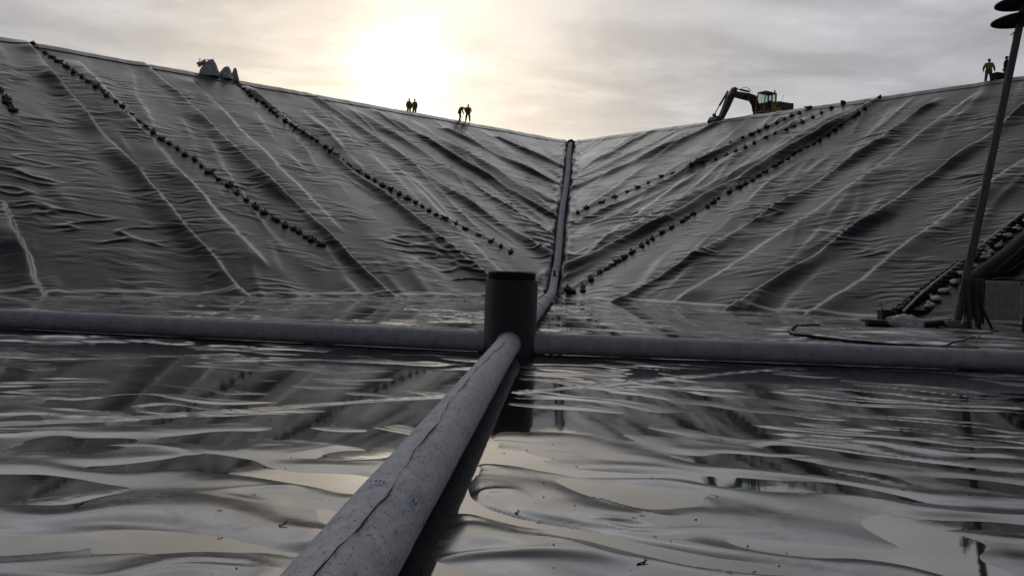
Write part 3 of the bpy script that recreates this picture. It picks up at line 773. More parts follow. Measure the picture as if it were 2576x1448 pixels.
row('left', [(84, 111), (112, 132), (132, 144), (146, 155), (166, 169), (185, 184), (203, 198), (221, 212), (241, 226), (258, 238), (268, 249), (290, 264), (306, 277), (328, 294), (348, 309), (366, 323), (384, 338), (404, 355), (425, 366), (445, 378), (463, 393), (487, 404), (508, 420), (525, 436), (551, 453), (577, 468), (597, 488), (618, 505), (643, 520), (665, 535), (692, 553), (718, 568), (738, 577), (752, 585), (770, 598), (785, 605), (810, 618)],
    'dark tied sandbag on the widely spaced string down the left slope', 'sandbags of the spaced string on the left slope', None, 1.12, rope_label='rope of the widely spaced sandbags down the left slope', last='dark sandbag at the bottom end of the spaced string on the left slope', first='dark sandbag lying on the left crest at the top of the spaced string')
row('left', [(596, 208), (603.5, 219), (616, 227), (640, 248), (665, 262), (682, 278), (698, 292), (722, 306), (745, 323), (769, 341), (794, 355), (850, 398), (905, 432), (960, 465), (1000, 487), (1050, 516), (1100, 545), (1160, 570), (1220, 598), (1288, 635)],
    'dark sandbag on the crowded string below the three big bags', 'sandbags of the crowded string on the left slope', .80, 1.08, rope_label='rope of the crowded sandbags running down from the big bags', last='dark sandbag at the bottom end of the crowded string left of the riser pipe')
row('right', [(2010, 285.5), (1992, 292), (1976, 302), (1954, 311.5), (1930, 322.5), (1909, 333), (1893, 341.5), (1868, 352), (1839, 365), (1813, 377), (1788, 389), (1762, 402), (1735, 416)],
    'dark sandbag on the short upper string under the excavator', 'sandbags of the upper string under the excavator', None, 1.15, rope_label='rope of the short upper sandbag string under the excavator', first='dark sandbag at the top of the string starting behind the excavator')
row('right', [(2092, 272), (2066, 285), (2044, 295), (2018, 307.5), (1995.5, 318), (1977, 327), (1951, 338), (1927, 348.5), (1897, 363), (1875, 374.5), (1851, 384), (1828, 392), (1800, 402), (1766, 412.5), (1742, 422), (1716, 428), (1690, 434), (1664, 442), (1630, 458), (1605, 470.5), (1578, 481), (1545, 495), (1512, 509.5), (1476, 524), (1454.5, 536)],
    'dark sandbag on the long middle string of the right slope', 'sandbags of the long middle string on the right slope', None, 1.15, rope_label='rope of the long middle sandbag string on the right slope', last='dark sandbag at the low end of the middle string beside the riser pipe')
row('right', [(2212, 247), (2175, 275), (2159, 287), (2150, 295), (2115, 317), (2098, 327), (2084, 338), (2061, 351), (2046, 361), (2031, 370.5), (2014, 381), (1998.6, 388.5), (1981, 402), (1963.6, 412), (1949, 421.7), (1925, 436), (1908, 445), (1893, 455), (1876, 464), (1860, 472), (1835, 485), (1808, 500), (1794, 510), (1780, 520), (1745, 538), (1731, 547), (1717, 556), (1690, 572), (1665, 585), (1640, 600), (1627, 608), (1615, 617), (1590, 633), (1570, 645), (1555, 655), (1540, 665), (1525, 674), (1510, 682), (1485, 700), (1465, 718), (1464, 728)],
    'dark sandbag on the lowest long string of the right slope', 'sandbags of the lowest string on the right slope', None, 1.2, rope_label='rope of the lowest long sandbag string on the right slope', first='dark sandbag sitting on the right crest at the head of the lowest string')
for (x, y), lb in (((2034, 273), 'dark sandbag on the crest just right of the excavator'), ((2122, 260), 'dark sandbag lying on the crest between the excavator and the upper right bag')):
    row('right', [(x, y)] * 1 + [(x + .5, y)], lb, 'loose sandbags on the right crest', 99, 1.3, rope=False)
row('right', [(1430, 729), (1440, 731)], 'large dark sack at the foot of the lowest string near the riser bend', 'sacks at the foot of the lowest string', None, 1.5, rope=False)
row('right', [(2336, 772), (2353.6, 754.8), (2377, 734.8), (2399, 712.5), (2418, 690), (2450, 671), (2478, 649), (2489, 636.5), (2510, 619), (2538, 597), (2557, 580), (2580, 560)],
    'pale tied sandbag of the line beside the black ladder', 'pale sandbags beside the ladder', None, 1.0, rope=False, mats=(WHITE, MAT['bag_white']), first='pale sandbag lowest of the line beside the ladder, behind the round tub')
# ------------------------------------------------------------------ things on the crest
def project(P):
    d = np.asarray(P, float) - CAM; k = d @ cf
    return 1288 + F * (d @ cr) / k, 724 - F * (d @ cu) / k
def crest_at(side, px, back):
    """ground point on the level crest seen at picture column px, 'back' metres behind the edge"""
    lo, hi = 0.0, TMAX
    for _ in range(50):
        mid = (lo + hi) / 2; x = project(face_pt(side, [mid], [1.0])[0])[0]
        if (x > px) == (side == 'left'): lo = mid
        else: hi = mid
    p = face_pt(side, [lo], [1.0])[0]; hd_ = p - CAM; hd_[2] = 0; hd_ /= np.linalg.norm(hd_)
    q = p + hd_ * back; q[2] = HGT + (0.10 if back < 2 else 0.03); return q, hd_
def skin(name, nodes, edges, mat, parent=None, root=0, sub=1):
    bm = bmesh.new(); lay = bm.verts.layers.skin.verify(); vs = [bm.verts.new(n[0]) for n in nodes]
    for a_, b_ in edges: bm.edges.new((vs[a_], vs[b_]))
    for i, v in enumerate(vs):
        r_ = nodes[i][1]; v[lay].radius = r_ if isinstance(r_, tuple) else (r_, r_); v[lay].use_root = (i == root)
    me = bpy.data.meshes.new(name); bm.to_mesh(me); bm.free()
    o = bpy.data.objects.new(name, me); COL.objects.link(o)
    k = o.modifiers.new('skin', 'SKIN'); k.use_smooth_shade = True
    k2 = o.modifiers.new('sub', 'SUBSURF'); k2.levels = sub; k2.render_levels = sub
    dg = bpy.context.evaluated_depsgraph_get(); dg.update()
    m2 = bpy.data.meshes.new_from_object(o.evaluated_get(dg))
    bpy.data.objects.remove(o)
    m2.name = name; m2.materials.clear()
    return obj(name, m2, mat, parent)
def V3(*a): return Vector(a)
def person(pos, yaw, label, J, jacket, trousers, head='bare', headmat=None, scale=1.0, group='workers on the crest'):
    """J: joints of the pose (x to the left of the figure's face when seen from the front, y forward, z up)"""
    root = empty('person', pos, label, 'person', group, (0, 0, yaw)); root.scale = (scale,) * 3
    n = []; e = []
    def add_(p, r_, link_=None):
        n.append((Vector(p), r_)); i = len(n) - 1
        if link_ is not None: e.append((link_, i))
        return i
    pel = add_(J['pelvis'], (.125, .10)); sp = add_(J['spine'], (.12, .095), pel); ch = add_(J['chest'], (.14, .10), sp)
    nk = add_(J['neck'], .055, ch); hb = add_(J['jaw'], (.068, .078), nk); ht = add_(J['crown'], (.072, .088), hb)
    hdv = (Vector(J['crown']) - Vector(J['jaw']))
    for s_ in ('l', 'r'):
        sh = add_(J['sh_' + s_], .06, ch); el = add_(J['el_' + s_], .045, sh); wr = add_(J['wr_' + s_], .03, el)
        w = Vector(J['wr_' + s_]); d = (w - Vector(J['el_' + s_])).normalized(); pal = add_(w + d * .07, (.042, .02), wr)
        side_ = d.cross(Vector((0, 1, 0))); side_ = side_.normalized() if side_.length > .2 else Vector((1, 0, 0)); fwd_ = side_.cross(d)
        for k, (ln, of) in enumerate(((.06, -.030), (.072, -.010), (.068, .010), (.05, .030))):
            k1 = add_(w + d * (.075 + ln * .5) + fwd_ * of + side_ * .008, .0095, pal); add_(w + d * (.075 + ln) + fwd_ * of + side_ * .028, .008, k1)
        k1 = add_(w + d * .055 - fwd_ * .05, .011, pal); add_(w + d * .095 - fwd_ * .058 + side_ * .01, .009, k1)
        hp = add_(J['hip_' + s_], .085, pel); kn = add_(J['kn_' + s_], .06, hp); an = add_(J['an_' + s_], .04, kn)
        add_(J['toe_' + s_], (.042, .032), an)
    skin('body', n, e, MAT['skin'], root, 0)
    # clothing over it
    n = []; e = []
    pel = add_(Vector(J['pelvis']) - Vector((0, 0, .03)), (.215, .17)); sp = add_(J['spine'], (.21, .165), pel); ch = add_(J['chest'], (.225, .17), sp); nk = add_(Vector(J['neck']) * .75 + Vector(J['chest']) * .25, .085, ch)
    for s_ in ('l', 'r'):
        sh = add_(J['sh_' + s_], .10, ch); el = add_(J['el_' + s_], .082, sh); add_(J['wr_' + s_], .062, el)
    skin('jacket', n, e, MAT[jacket], root, 0)
    n = []; e = []
    pel = add_(J['pelvis'], (.16, .13))
    for s_ in ('l', 'r'):
        hp = add_(J['hip_' + s_], .13, pel); kn = add_(J['kn_' + s_], .10, hp); add_(Vector(J['an_' + s_]) + Vector((0, 0, .03)), .08, kn)
    skin('trousers', n, e, MAT[trousers], root, 0)
    for s_ in ('l', 'r'):
        a_, t_ = Vector(J['an_' + s_]), Vector(J['toe_' + s_])
        skin('boot', [(a_ + V3(0, 0, .08), .06), (a_, .062), (t_, (.056, .046))], [(0, 1), (1, 2)], MAT['black'], root, 1)
    # head: nose, ears, eyes, then hair or headwear
    c = (Vector(J['jaw']) * .45 + Vector(J['crown']) * .55); up_ = hdv.normalized(); fw = Vector(J.get('look', (0, 1, 0))).normalized(); fw = (fw - up_ * fw.dot(up_)).normalized(); sx = up_.cross(fw)
    MB().tube([c + fw * .075 + up_ * .015, c + fw * .105 - up_ * .02], [.010, .016], 8).build('nose', MAT['skin'], root, True)
    for q in (-1, 1):
        MB().tube([c + sx * q * .030 + fw * .082 + up_ * .02, c + sx * q * .030 + fw * .090 + up_ * .02], [.010, .006], 8).build('eye', MAT['black'], root, True)
        MB().tube([c + sx * q * .076 - fw * .01 - up_ * .03, c + sx * q * .088 - fw * .015, c + sx * q * .078 - fw * .01 + up_ * .025], [.012, .018, .012], 8).build('ear', MAT['skin'], root, True)
    MB().tube([c + fw * .085 - up_ * .055 - sx * .025, c + fw * .093 - up_ * .055, c + fw * .085 - up_ * .055 + sx * .025], .006, 6).build('mouth', MAT['red'], root, True)
    hm = MB(); bmesh.ops.create_uvsphere(hm.bm, u_segments=18, v_segments=12, radius=1)
    M4 = Matrix((sx, fw, up_)).transposed()
    for v in hm.bm.verts:
        p = v.co.copy(); low = -.15 if head == 'helmet' else (-.55 if p.y < .2 else .18)
        if head == 'hood': low = -1.0 if p.y < .35 else .3
        p.z = max(p.z, low)
        v.co = c + M4 @ Vector((p.x * .094, p.y * .108 - .004, p.z * .108 + .022))
    hm.build({'helmet': 'helmet', 'hood': 'hood', 'cap': 'cap', 'bare': 'hair'}[head], headmat or MAT['navy'], root, True)
    if head == 'cap':
        MB().box(c + fw * .145 + up_ * .055, (.13, .12, .014), M4, .004).build('cap_peak', headmat or MAT['navy'], root)
    return root
STAND = dict(pelvis=(0, 0, .96), spine=(0, 0, 1.15), chest=(0, .01, 1.36), neck=(0, .01, 1.50), jaw=(0, .03, 1.57), crown=(0, .02, 1.68),
             sh_l=(.19, 0, 1.42), el_l=(.27, -.03, 1.15), wr_l=(.27, .05, .91), sh_r=(-.19, 0, 1.42), el_r=(-.27, -.03, 1.15), wr_r=(-.27, .05, .91),
             hip_l=(.10, 0, .90), kn_l=(.12, .03, .50), an_l=(.13, 0, .10), toe_l=(.15, .17, .05), hip_r=(-.10, 0, .90), kn_r=(-.12, .03, .50), an_r=(-.13, 0, .10), toe_r=(-.15, .17, .05))
def pose(**k): d = dict(STAND); d.update(k); return d
FACE_CAM = math.pi     # local +y turned towards the camera
p, h_ = crest_at('left', 1028.5, 2.3)
person(p, FACE_CAM + .3, 'person in a dull ochre work suit, left of the pair against the sun glare', pose(sh_l=(.16, 0, 1.41), sh_r=(-.16, 0, 1.41), el_l=(.24, .0, 1.15), wr_l=(.26, .10, .93), el_r=(-.22, -.02, 1.15), wr_r=(-.20, .1, .92)), 'lime_dull', 'lime_dull', 'bare', MAT['navy'])
p, h_ = crest_at('left', 1042.5, 2.2)
person(p, FACE_CAM - .2, 'person in a long lime yellow coat, right of the pair against the sun glare', pose(sh_l=(.16, 0, 1.41), sh_r=(-.16, 0, 1.41), el_r=(-.24, .0, 1.15), wr_r=(-.27, .08, .94), el_l=(.25, -.02, 1.14), wr_l=(.33, .02, .88)), 'lime', 'lime', 'bare', MAT['navy'], 1.02)
p, h_ = crest_at('left', 1157.5, 0.35)
bend = pose(pelvis=(0, -.10, .93), spine=(0, -.08, 1.12), chest=(0, .10, 1.30), neck=(0, .25, 1.33), jaw=(0, .31, 1.30), crown=(0, .40, 1.25), look=(0, .5, -1),
            sh_l=(.18, .14, 1.33), el_l=(.24, .36, 1.27), wr_l=(.10, .52, 1.10), sh_r=(-.18, .14, 1.30), el_r=(-.22, .16, 1.02), wr_r=(-.08, .30, .78),
            hip_l=(.09, -.08, .88), kn_l=(.10, .02, .48), an_l=(.10, -.06, .10), toe_l=(.11, .12, .05), hip_r=(-.09, -.08, .88), kn_r=(-.10, .0, .48), an_r=(-.11, -.14, .10), toe_r=(-.12, .04, .05))
pr_ = person(p, -math.pi / 2 - .15, 'person in a green jacket bending forward over a long handled tool', bend, 'green', 'trouser_dark', 'bare', MAT['green'])
tool = MB().tube([(0.0, .575, 1.12), (-.02, .33, .70), (-.02, .10, .20)], .016, 8)
troot = empty('hand_tool', p, 'thin long handled rake held by the bending person in green', 'tool', None, (0, 0, -math.pi / 2 - .15))
tool.build('handle', MAT['cable'], troot, True)
MB().box((-.02, .08, .17), (.30, .03, .05), None, .005).build('blade', MAT['machine'], troot)
p, h_ = crest_at('left', 1176.5, 0.35)
person(p, FACE_CAM + .15, 'person in a red vest and dark hood standing with legs apart beside the bending person', pose(an_l=(.20, 0, .10), toe_l=(.23, .16, .05), kn_l=(.16, .03, .5), an_r=(-.20, 0, .10), toe_r=(-.23, .16, .05), kn_r=(-.16, .03, .5), el_l=(.30, -.06, 1.16), wr_l=(.22, .10, .98), el_r=(-.30, -.06, 1.16), wr_r=(-.22, .10, .98)),
       'red', 'trouser_dark', 'hood', MAT['navy'], 1.03)
p, h_ = crest_at('right', 2486, 1.35)
person(p, FACE_CAM - .35, 'stocky person in a bright lime jacket standing on the right crest', pose(el_l=(.31, -.02, 1.16), wr_l=(.33, .08, .93), el_r=(-.31, -.02, 1.16), wr_r=(-.33, .08, .93), kn_l=(.15, .03, .5), an_l=(.18, 0, .1), toe_l=(.20, .16, .05), kn_r=(-.15, .03, .5), an_r=(-.18, 0, .1), toe_r=(-.2, .16, .05)), 'lime', 'trouser_grey', 'bare', MAT['navy'], 1.06)
p, h_ = crest_at('right', 2529, 1.5)
person(p, FACE_CAM + 1.2, 'person in dark clothes and a peaked cap half hidden by the leaning pole', pose(el_l=(.28, .04, 1.16), wr_l=(.12, .24, 1.08), el_r=(-.28, .04, 1.16), wr_r=(-.12, .24, 1.06)), 'navy', 'trouser_grey', 'cap', MAT['navy'], 1.08)
p, h_ = crest_at('right', 2509, 1.0)
croot = empty('crate', p, 'dark plastic crate standing between the two people on the right crest', 'crate', None, (0, 0, .3))
mb = MB().prism([(-.30, -.22, 0), (.30, -.22, 0), (.30, .22, 0), (-.30, .22, 0)], (0, 0, .02))
mb.build('base', MAT['navy'], croot)
mb = MB()
for (a_, b_) in (((-.30, -.22), (.30, -.22)), ((.30, -.22), (.30, .22)), ((.30, .22), (-.30, .22)), ((-.30, .22), (-.30, -.22))):
    va, vb = Vector((*a_, .0)), Vector((*b_, .0)); k = 1.16
    f = [mb.bm.verts.new(x) for x in (va, vb, Vector((b_[0] * k, b_[1] * k, .62)), Vector((a_[0] * k, a_[1] * k, .62)))]; mb.bm.faces.new(f)
ro = mb.bm; bmesh.ops.remove_doubles(ro, verts=ro.verts[:], dist=.001); bmesh.ops.solidify(ro, geom=ro.faces[:], thickness=.02)
mb.build('wall', MAT['navy'], croot)
MB().tube([(-.36, -.27, .62), (.36, -.27, .62), (.36, .27, .62), (-.36, .27, .62), (-.36, -.25, .62)], .025, 8).build('rim', MAT['navy'], croot)

# big bags at the head of the crowded string
def big_bag(px, back, label, mat, Wd, Dp, Ht, top, lean, seed, opened=False, yaw=0.0, tint=None):
    p, h_ = crest_at('left', px, back)
    root = empty('bulk_bag', p, label, 'bulk bag', 'bulk bags on the left crest', (0, 0, yaw))
    rows = []; n = 40
    for i in range(15):
        v = i / 14; r_ = (1 - (1 - top) * v ** 1.25) * (1 + .10 * math.sin(math.pi * v))
        row_ = []
        for k in range(n):
            an = 2 * math.pi * k / n; cx, cy = math.cos(an), math.sin(an)
            sq = 1.0 / max(abs(cx), abs(cy)) ** .45
            fold = 1 + .10 * float(perlin(np.array(an * 1.9 + seed), np.array(v * 2.3), seed)) + .05 * math.sin(an * 9 + seed) * v
            row_.append((cx * Wd / 2 * r_ * sq * fold + lean * v * Wd, cy * Dp / 2 * r_ * sq * fold, Ht * v * (1 + .10 * cx * (1 if v > .7 else 0)) - .05))
        rows.append(row_)
    me = grid_mesh('sack', np.array(rows)[:, ::-1], wrap=True)
    bm = bmesh.new(); bm.from_mesh(me); bm.verts.ensure_lookup_table()
    tv = [bm.verts[14 * n + k] for k in range(n)]; cc = bm.verts.new(sum((v.co for v in tv), Vector()) / n + Vector((0, 0, .08)))
    for k in range(n): bm.faces.new((tv[k], tv[(k + 1) % n], cc))
    bmesh.ops.recalc_face_normals(bm, faces=bm.faces[:]); bm.to_mesh(me); bm.free()
    obj('sack', me, mat, root)
    if opened:
        # torn filling spout hanging out on the left, with two loose lifting loops
        rr = []
        for i in range(9):
            v = i / 8; rad = .26 * (1 - .35 * v) * (1 + .3 * math.sin(v * 9)); c_ = Vector((-.30 - .55 * v, -.15, .98 - .22 * v * v))
            rr.append([(c_.x + .10 * math.sin(k * 1.7) * v, c_.y + rad * math.cos(2 * math.pi * k / 14) * (1 + .25 * math.sin(k * 2.3 + i)), c_.z + rad * .75 * math.sin(2 * math.pi * k / 14) * (1 + .25 * math.cos(k * 3.1))) for k in range(14)])
        sp_ = obj('spout', grid_mesh('spout', np.array(rr), wrap=True), mat, root)
        for pts_ in ([(-.72, -.1, .95), (-.80, -.1, 1.16), (-.76, -.12, 1.28), (-.68, -.1, 1.22), (-.55, -.1, 1.06)], [(-.30, 0, 1.22), (-.22, 0, 1.28), (-.05, 0, 1.27), (.02, 0, 1.20)]):
            MB().tube(pts_, .028, 6).build('loop', MAT['rag'], root, True)
    else:
        MB().tube([(lean * Wd - .12, 0, Ht * .93), (lean * Wd - .04, 0, Ht * 1.05), (lean * Wd + .08, 0, Ht * 1.04), (lean * Wd + .14, 0, Ht * .92)], .025, 6).build('loop', MAT['rag'], root, True)
    return root
big_bag(527, .5, 'largest grey bulk bag, slumped open with torn spout and loose loops, on the left crest', MAT['bigbag'], 1.55, 1.2, 1.28, .30, .02, 3, True, .2)
big_bag(570, .35, 'rounded grey bulk bag in the middle of the three on the left crest', MAT['bigbag'], 1.05, .95, .92, .42, -.06, 5, False, -.2)
big_bag(590.5, .75, 'smallest bulk bag, brownish, at the right of the three on the left crest', MAT['bigbag_brown'], .66, .7, 1.02, .35, -.05, 8, False, .5)

# ------------------------------------------------------------------ excavator
p, h_ = crest_at('right', 1923, 7.6)
ex = empty('excavator', p, 'ochre and black tracked excavator on the right crest with its arm reaching down', 'excavator', None, (0, 0, R(180 + 33)))
ES = 1.1
ex.scale = (ES,) * 3
def xz_prism(pts, y0, y1): 
    return [(x, y0, z) for x, z in pts], (0, y1 - y0, 0)
for s_ in (-1, 1):
    y = 1.15 * s_
    o_ = []
    for k in range(13): an = math.pi * (.5 + k / 12); o_.append((-1.7 + .42 * math.cos(an), .44 + .42 * math.sin(an)))
    for k in range(13): an = math.pi * (-.5 + k / 12); o_.append((1.7 + .42 * math.cos(an), .44 + .42 * math.sin(an)))
    pts_, ax_ = xz_prism(o_, y - .3, y + .3)
    tr_ = MB().prism(pts_, ax_).build('track', MAT['machine'], ex)
    for k in range(5):
        MB().tube([(-1.4 + .7 * k, y - .32, .34), (-1.4 + .7 * k, y + .32, .34)], .2, 14).build('roller', MAT['black'], tr_, auto=True)
    for k in range(24):
        MB().box((-1.65 + k * .143, y, .875), (.05, .6, .05)).build('grouser', MAT['black'], tr_)
MB().lathe([(0, .70), (.7, .70), (.7, 1.02), (0, 1.02)], 32).build('turntable', MAT['machine'], ex, auto=True)
MB().box((-.35, 0, 1.10), (3.6, 2.5, .16), None, .03).build('deck', MAT['ochre'], ex)
pts_, ax_ = xz_prism([(-2.15, 1.19), (.05, 1.19), (.05, 2.42), (-1.0, 2.60), (-2.15, 2.52)], -1.25, .30)
hood_ = MB().prism(pts_, ax_, .05).build('engine_hood', MAT['machine'], ex)
pts_, ax_ = xz_prism([(-2.15, 1.19), (-.02, 1.19), (.10, 1.62), (-.30, 2.38), (-2.15, 2.46)], .31, 1.25)
MB().prism(pts_, ax_, .05).build('side_door', MAT['machine'], ex)
pts_, ax_ = xz_prism([(-.95, 1.22), (-.02, 1.22), (.08, 1.60), (-.20, 1.86), (-.45, 1.86)], 1.252, 1.275)
MB().prism(pts_, ax_, .008).build('side_panel', MAT['ochre'], ex)
cw = []
for k in range(13):
    an = R(-90 + 180 * k / 12); cw.append((-2.16 - .66 * math.cos(an), 1.28 * math.sin(an)))
MB().prism([(x, y, 1.12) for x, y in cw], (0, 0, 1.40), .14).build('counterweight', MAT['machine'], ex, auto=True)
MB().tube([(-1.9, -.5, 2.50), (-1.9, -.5, 2.75)], .06, 12).build('exhaust', MAT['black'], ex, auto=True)
MB().tube([(-.75, .9, 2.05), (-1.05, .95, 2.62), (-1.22, 1.0, 3.05), (-1.18, 1.12, 3.06)], .018, 6).build('mirror_rod', MAT['machine'], ex)
MB().tube([(-1.0, .6, 2.0), (-1.0, .6, 2.34), (-1.35, .6, 2.34), (-1.35, .6, 2.0)], .022, 6).build('handrail', MAT['machine'], ex)
# cab
cab = empty('cab', (0, 0, 0), None, None); cab.parent = ex
lower = [(.02, 1.20), (1.62, 1.20), (1.66, 1.55), (.02, 1.55)]
x0, x1, ya, yb, z0, z1 = .02, 1.62, .36, 1.27, 1.18, 3.02
MB().box(((x0 + x1) / 2, (ya + yb) / 2, z0 + .07), (x1 - x0, yb - ya, .14), None, .02).build('cab_floor', MAT['ochre'], cab)
MB().box(((x0 + x1) / 2 - .08, (ya + yb) / 2, z1 - .06), (x1 - x0 - .12, yb - ya, .12), None, .05).build('cab_roof', MAT['ochre'], cab)
for (xa, xb, y) in ((1.60, 1.45, ya + .04), (1.60, 1.45, yb - .04)):
    MB().tube([(xa, y, z0 + .1), (xa, y, 1.75), (xb, y, z1 - .08)], .05, 8).build('pillar', MAT['ochre'], cab)
for y in (ya + .05, yb - .05):
    MB().box((x0 + .07, y, (z0 + z1) / 2), (.14, .09, z1 - z0 - .1), None, .015).build('pillar', MAT['ochre'], cab)
MB().box((.62, yb - .05, (z0 + z1) / 2 + .0), (.12, .09, z1 - z0 - .1), None, .015).build('pillar', MAT['ochre'], cab)
MB().box((.36, yb - .04, 1.62), (.5, .05, .80), None, .015).build('door_panel', MAT['ochre'], cab)
MB().box((1.02, yb - .04, 1.44), (.72, .05, .34), None, .015).build('door_panel', MAT['machine'], cab)
MB().box((x0 + .02, (ya + yb) / 2, 1.60), (.05, yb - ya - .1, .75), None, .01).build('rear_panel', MAT['machine'], cab)
MB().box((1.60, (ya + yb) / 2, 1.78), (.05, yb - ya - .1, .06), None, .01).build('windscreen_bar', MAT['machine'], cab)
MB().prism([(1.60, ya + .08, 1.84), (1.60, yb - .08, 1.84), (1.46, yb - .08, 2.90), (1.46, ya + .08, 2.90)], (.01, 0, 0)).build('windscreen', MAT['glass'], cab)
MB().prism([(1.60, ya + .08, 1.34), (1.60, yb - .08, 1.34), (1.60, yb - .08, 1.75), (1.60, ya + .08, 1.75)], (.01, 0, 0)).build('windscreen', MAT['glass'], cab)
MB().prism([(.70, yb - .05, 1.62), (1.54, yb - .05, 1.62), (1.54, yb - .05, 1.80), (1.42, yb - .05, 2.88), (.70, yb - .05, 2.88)], (0, .01, 0)).build('side_window', MAT['glass'], cab)
MB().prism([(.15, yb - .05, 2.03), (.55, yb - .05, 2.03), (.55, yb - .05, 2.88), (.15, yb - .05, 2.88)], (0, .01, 0)).build('side_window', MAT['glass'], cab)
MB().box((.55, (ya + yb) / 2, 1.62), (.45, .5, .16), None, .05).box((.33, (ya + yb) / 2, 2.02), (.14, .48, .75), None, .05).build('seat', MAT['black'], cab)
MB().tube([(1.2, .8, 1.3), (1.32, .8, 1.75)], .02, 8).build('lever', MAT['black'], cab)
MB().lathe([(0, 0), (.07, 0), (.07, .10), (.055, .17), (0, .19)], 14, (.12, 1.1, 3.10)).build('beacon', MAT['amber'], ex, auto=True)
MB().tube([(.12, 1.1, 2.98), (.12, 1.1, 3.10)], .035, 8).build('beacon_stand', MAT['machine'], ex)
MB().tube([(1.75, 1.2, 1.3), (1.95, 1.22, 1.35), (1.90, 1.22, 2.7), (1.56, 1.2, 2.85)], .014, 6).build('handrail', MAT['machine'], ex)
# boom, stick and rams (in the plane y = -.35)
by = -.30
boom = [(.55, 1.55), (1.0, 1.5), (1.3, 2.36), (3.55, 2.40), (3.85, 2.58), (3.80, 2.88), (3.5, 2.86), (1.9, 2.96), (1.0, 2.88), (.5, 2.05)]
pts_, ax_ = xz_prism(boom, by - .20, by + .20)
bo = MB().prism(pts_, ax_, .03).build('boom', MAT['machine'], ex)
stick = [(x - .5 - .35 * max(0, (3.2 - z) / 3), z) for x, z in [(4.05, 3.16), (4.30, 3.20), (4.60, 2.80), (5.10, 2.35), (5.72, 1.20), (6.30, .28), (6.18, .12), (5.92, .18), (5.22, 1.10), (4.45, 2.22), (4.08, 2.72), (3.98, 3.10)]]
pts_, ax_ = xz_prism(stick, by - .19, by + .19)
st_ = MB().prism(pts_, ax_, .03).build('stick', MAT['machine'], ex)
def ram(a_, b_, par, nm='ram'):
    a_, b_ = Vector(a_), Vector(b_); m_ = a_.lerp(b_, .62)
    r1 = MB().tube([a_, m_], .085, 12).build(nm, MAT['machine'], par, auto=True)
    MB().tube([m_, b_], .045, 10).build('rod', MAT['steel'], r1, auto=True)
    MB().tube([b_ - Vector((0, .14, 0)), b_ + Vector((0, .14, 0))], .09, 12).build('pin', MAT['machine'], r1, auto=True)
ram((1.75, by, 3.14), (3.62, by, 3.12), bo)
ram((1.15, by + .30, 1.55), (2.45, by + .30, 2.62), bo)
ram((4.45, by, 2.75), (6.02, by, .55), st_)
for k, (a_, b_, c_) in enumerate((((1.6, 3.20), (2.3, 3.42), (2.9, 3.22)), ((4.0, 2.9), (4.22, 2.95), (4.45, 2.55)), ((4.4, 1.62), (4.32, 1.30), (4.68, 1.18)))):
    MB().tube([(a_[0], by + .1, a_[1]), (b_[0], by + .14, b_[1]), (c_[0], by + .1, c_[1])], .026, 6).build('hose', MAT['black'], bo if k == 0 else st_)
MB().tube([(5.55, by, .20), (5.90, by, .42), (6.12, by, .48)], .10, 8).build('link', MAT['machine'], st_)
# bucket below the crest line
pts_, ax_ = xz_prism([(5.55, .25), (6.05, .40), (6.30, .05), (6.22, -.40), (5.80, -.62), (5.35, -.50), (5.25, -.15)], by - .5, by + .5)
MB().prism(pts_, ax_, .04).build('bucket', MAT['machine'], ex)
def lettering(txt, size, mtx, mat, parent):
    cu_ = bpy.data.curves.new('lettering', 'FONT'); cu_.body = txt; cu_.size = size; cu_.extrude = .004; cu_.align_x = 'CENTER'; cu_.align_y = 'CENTER'
    o_ = bpy.data.objects.new('lettering', cu_); COL.objects.link(o_)
    dg = bpy.context.evaluated_depsgraph_get(); dg.update()
    me = bpy.data.meshes.new_from_object(o_.evaluated_get(dg)); bpy.data.objects.remove(o_)
    me.materials.clear(); me.transform(mtx); return obj('lettering', me, mat, parent, False)
lettering('VOLVO', .36, Matrix.Translation((2.7, by + .206, 2.66)) @ Matrix(((-1, 0, 0), (0, 0, 1), (0, 1, 0))).to_4x4(), MAT['letters'], bo)
lettering('VOLVO', .26, Matrix.Translation((-2.0, 1.262, 1.72)) @ Matrix(((-1, 0, 0), (0, 0, 1), (0, 1, 0))).to_4x4(), MAT['letters'], ex)

# ------------------------------------------------------------------ the right hand corner: pole, rack, ladder, tubs
def gz(x, y, z=0.0): return Vector(at_z(x, y, z))
pb = gz(2405, 822)
top_dir = Vector(at_y(2566, 60, pb.y + 0.4)) - pb
proot = empty('lamp_pole', pb, 'tall leaning dark pole with two round discs at its top, near the right edge', 'pole')
L_ = top_dir.length; td = top_dir.normalized()
sdv = td.cross(Vector((0, 1, 0))).normalized()
MB().tube([td * 0, td * (L_ * .3), td * (L_ * .65), td * (L_ + .75)], [.145, .14, .133, .125], 20).build('shaft', MAT['pole'], proot, auto=True)
for dd in (.34, 1.02):
    c_ = td * (L_ + dd - .10) + sdv * -.06
    mb = MB().lathe([(.0, .05), (.15, .05), (.9, .0), (1.03, -.05), (1.03, -.09), (.9, -.05), (.15, -.01), (.0, -.01)], 56)
    mb.build('disc', MAT['black'], proot, auto=True, mt=Matrix.Translation(c_) @ Matrix.Rotation(R(-3), 4, 'Y'))
for a_, b_ in (((-.30, -.3), (.34, 1.0)), ((.35, .2), (.34, 1.0))):
    MB().tube([td * (L_ + b_[0]) + Vector((a_[0], a_[1], 0)), td * (L_ + b_[1]) + Vector((a_[0], a_[1], 0))], .02, 8).build('spacer', MAT['machine'], proot)
MB().tube([td * (L_ + .3) + sdv * -.35, td * (L_ - .5) + sdv * .25], .02, 8).build('brace', MAT['machine'], proot)
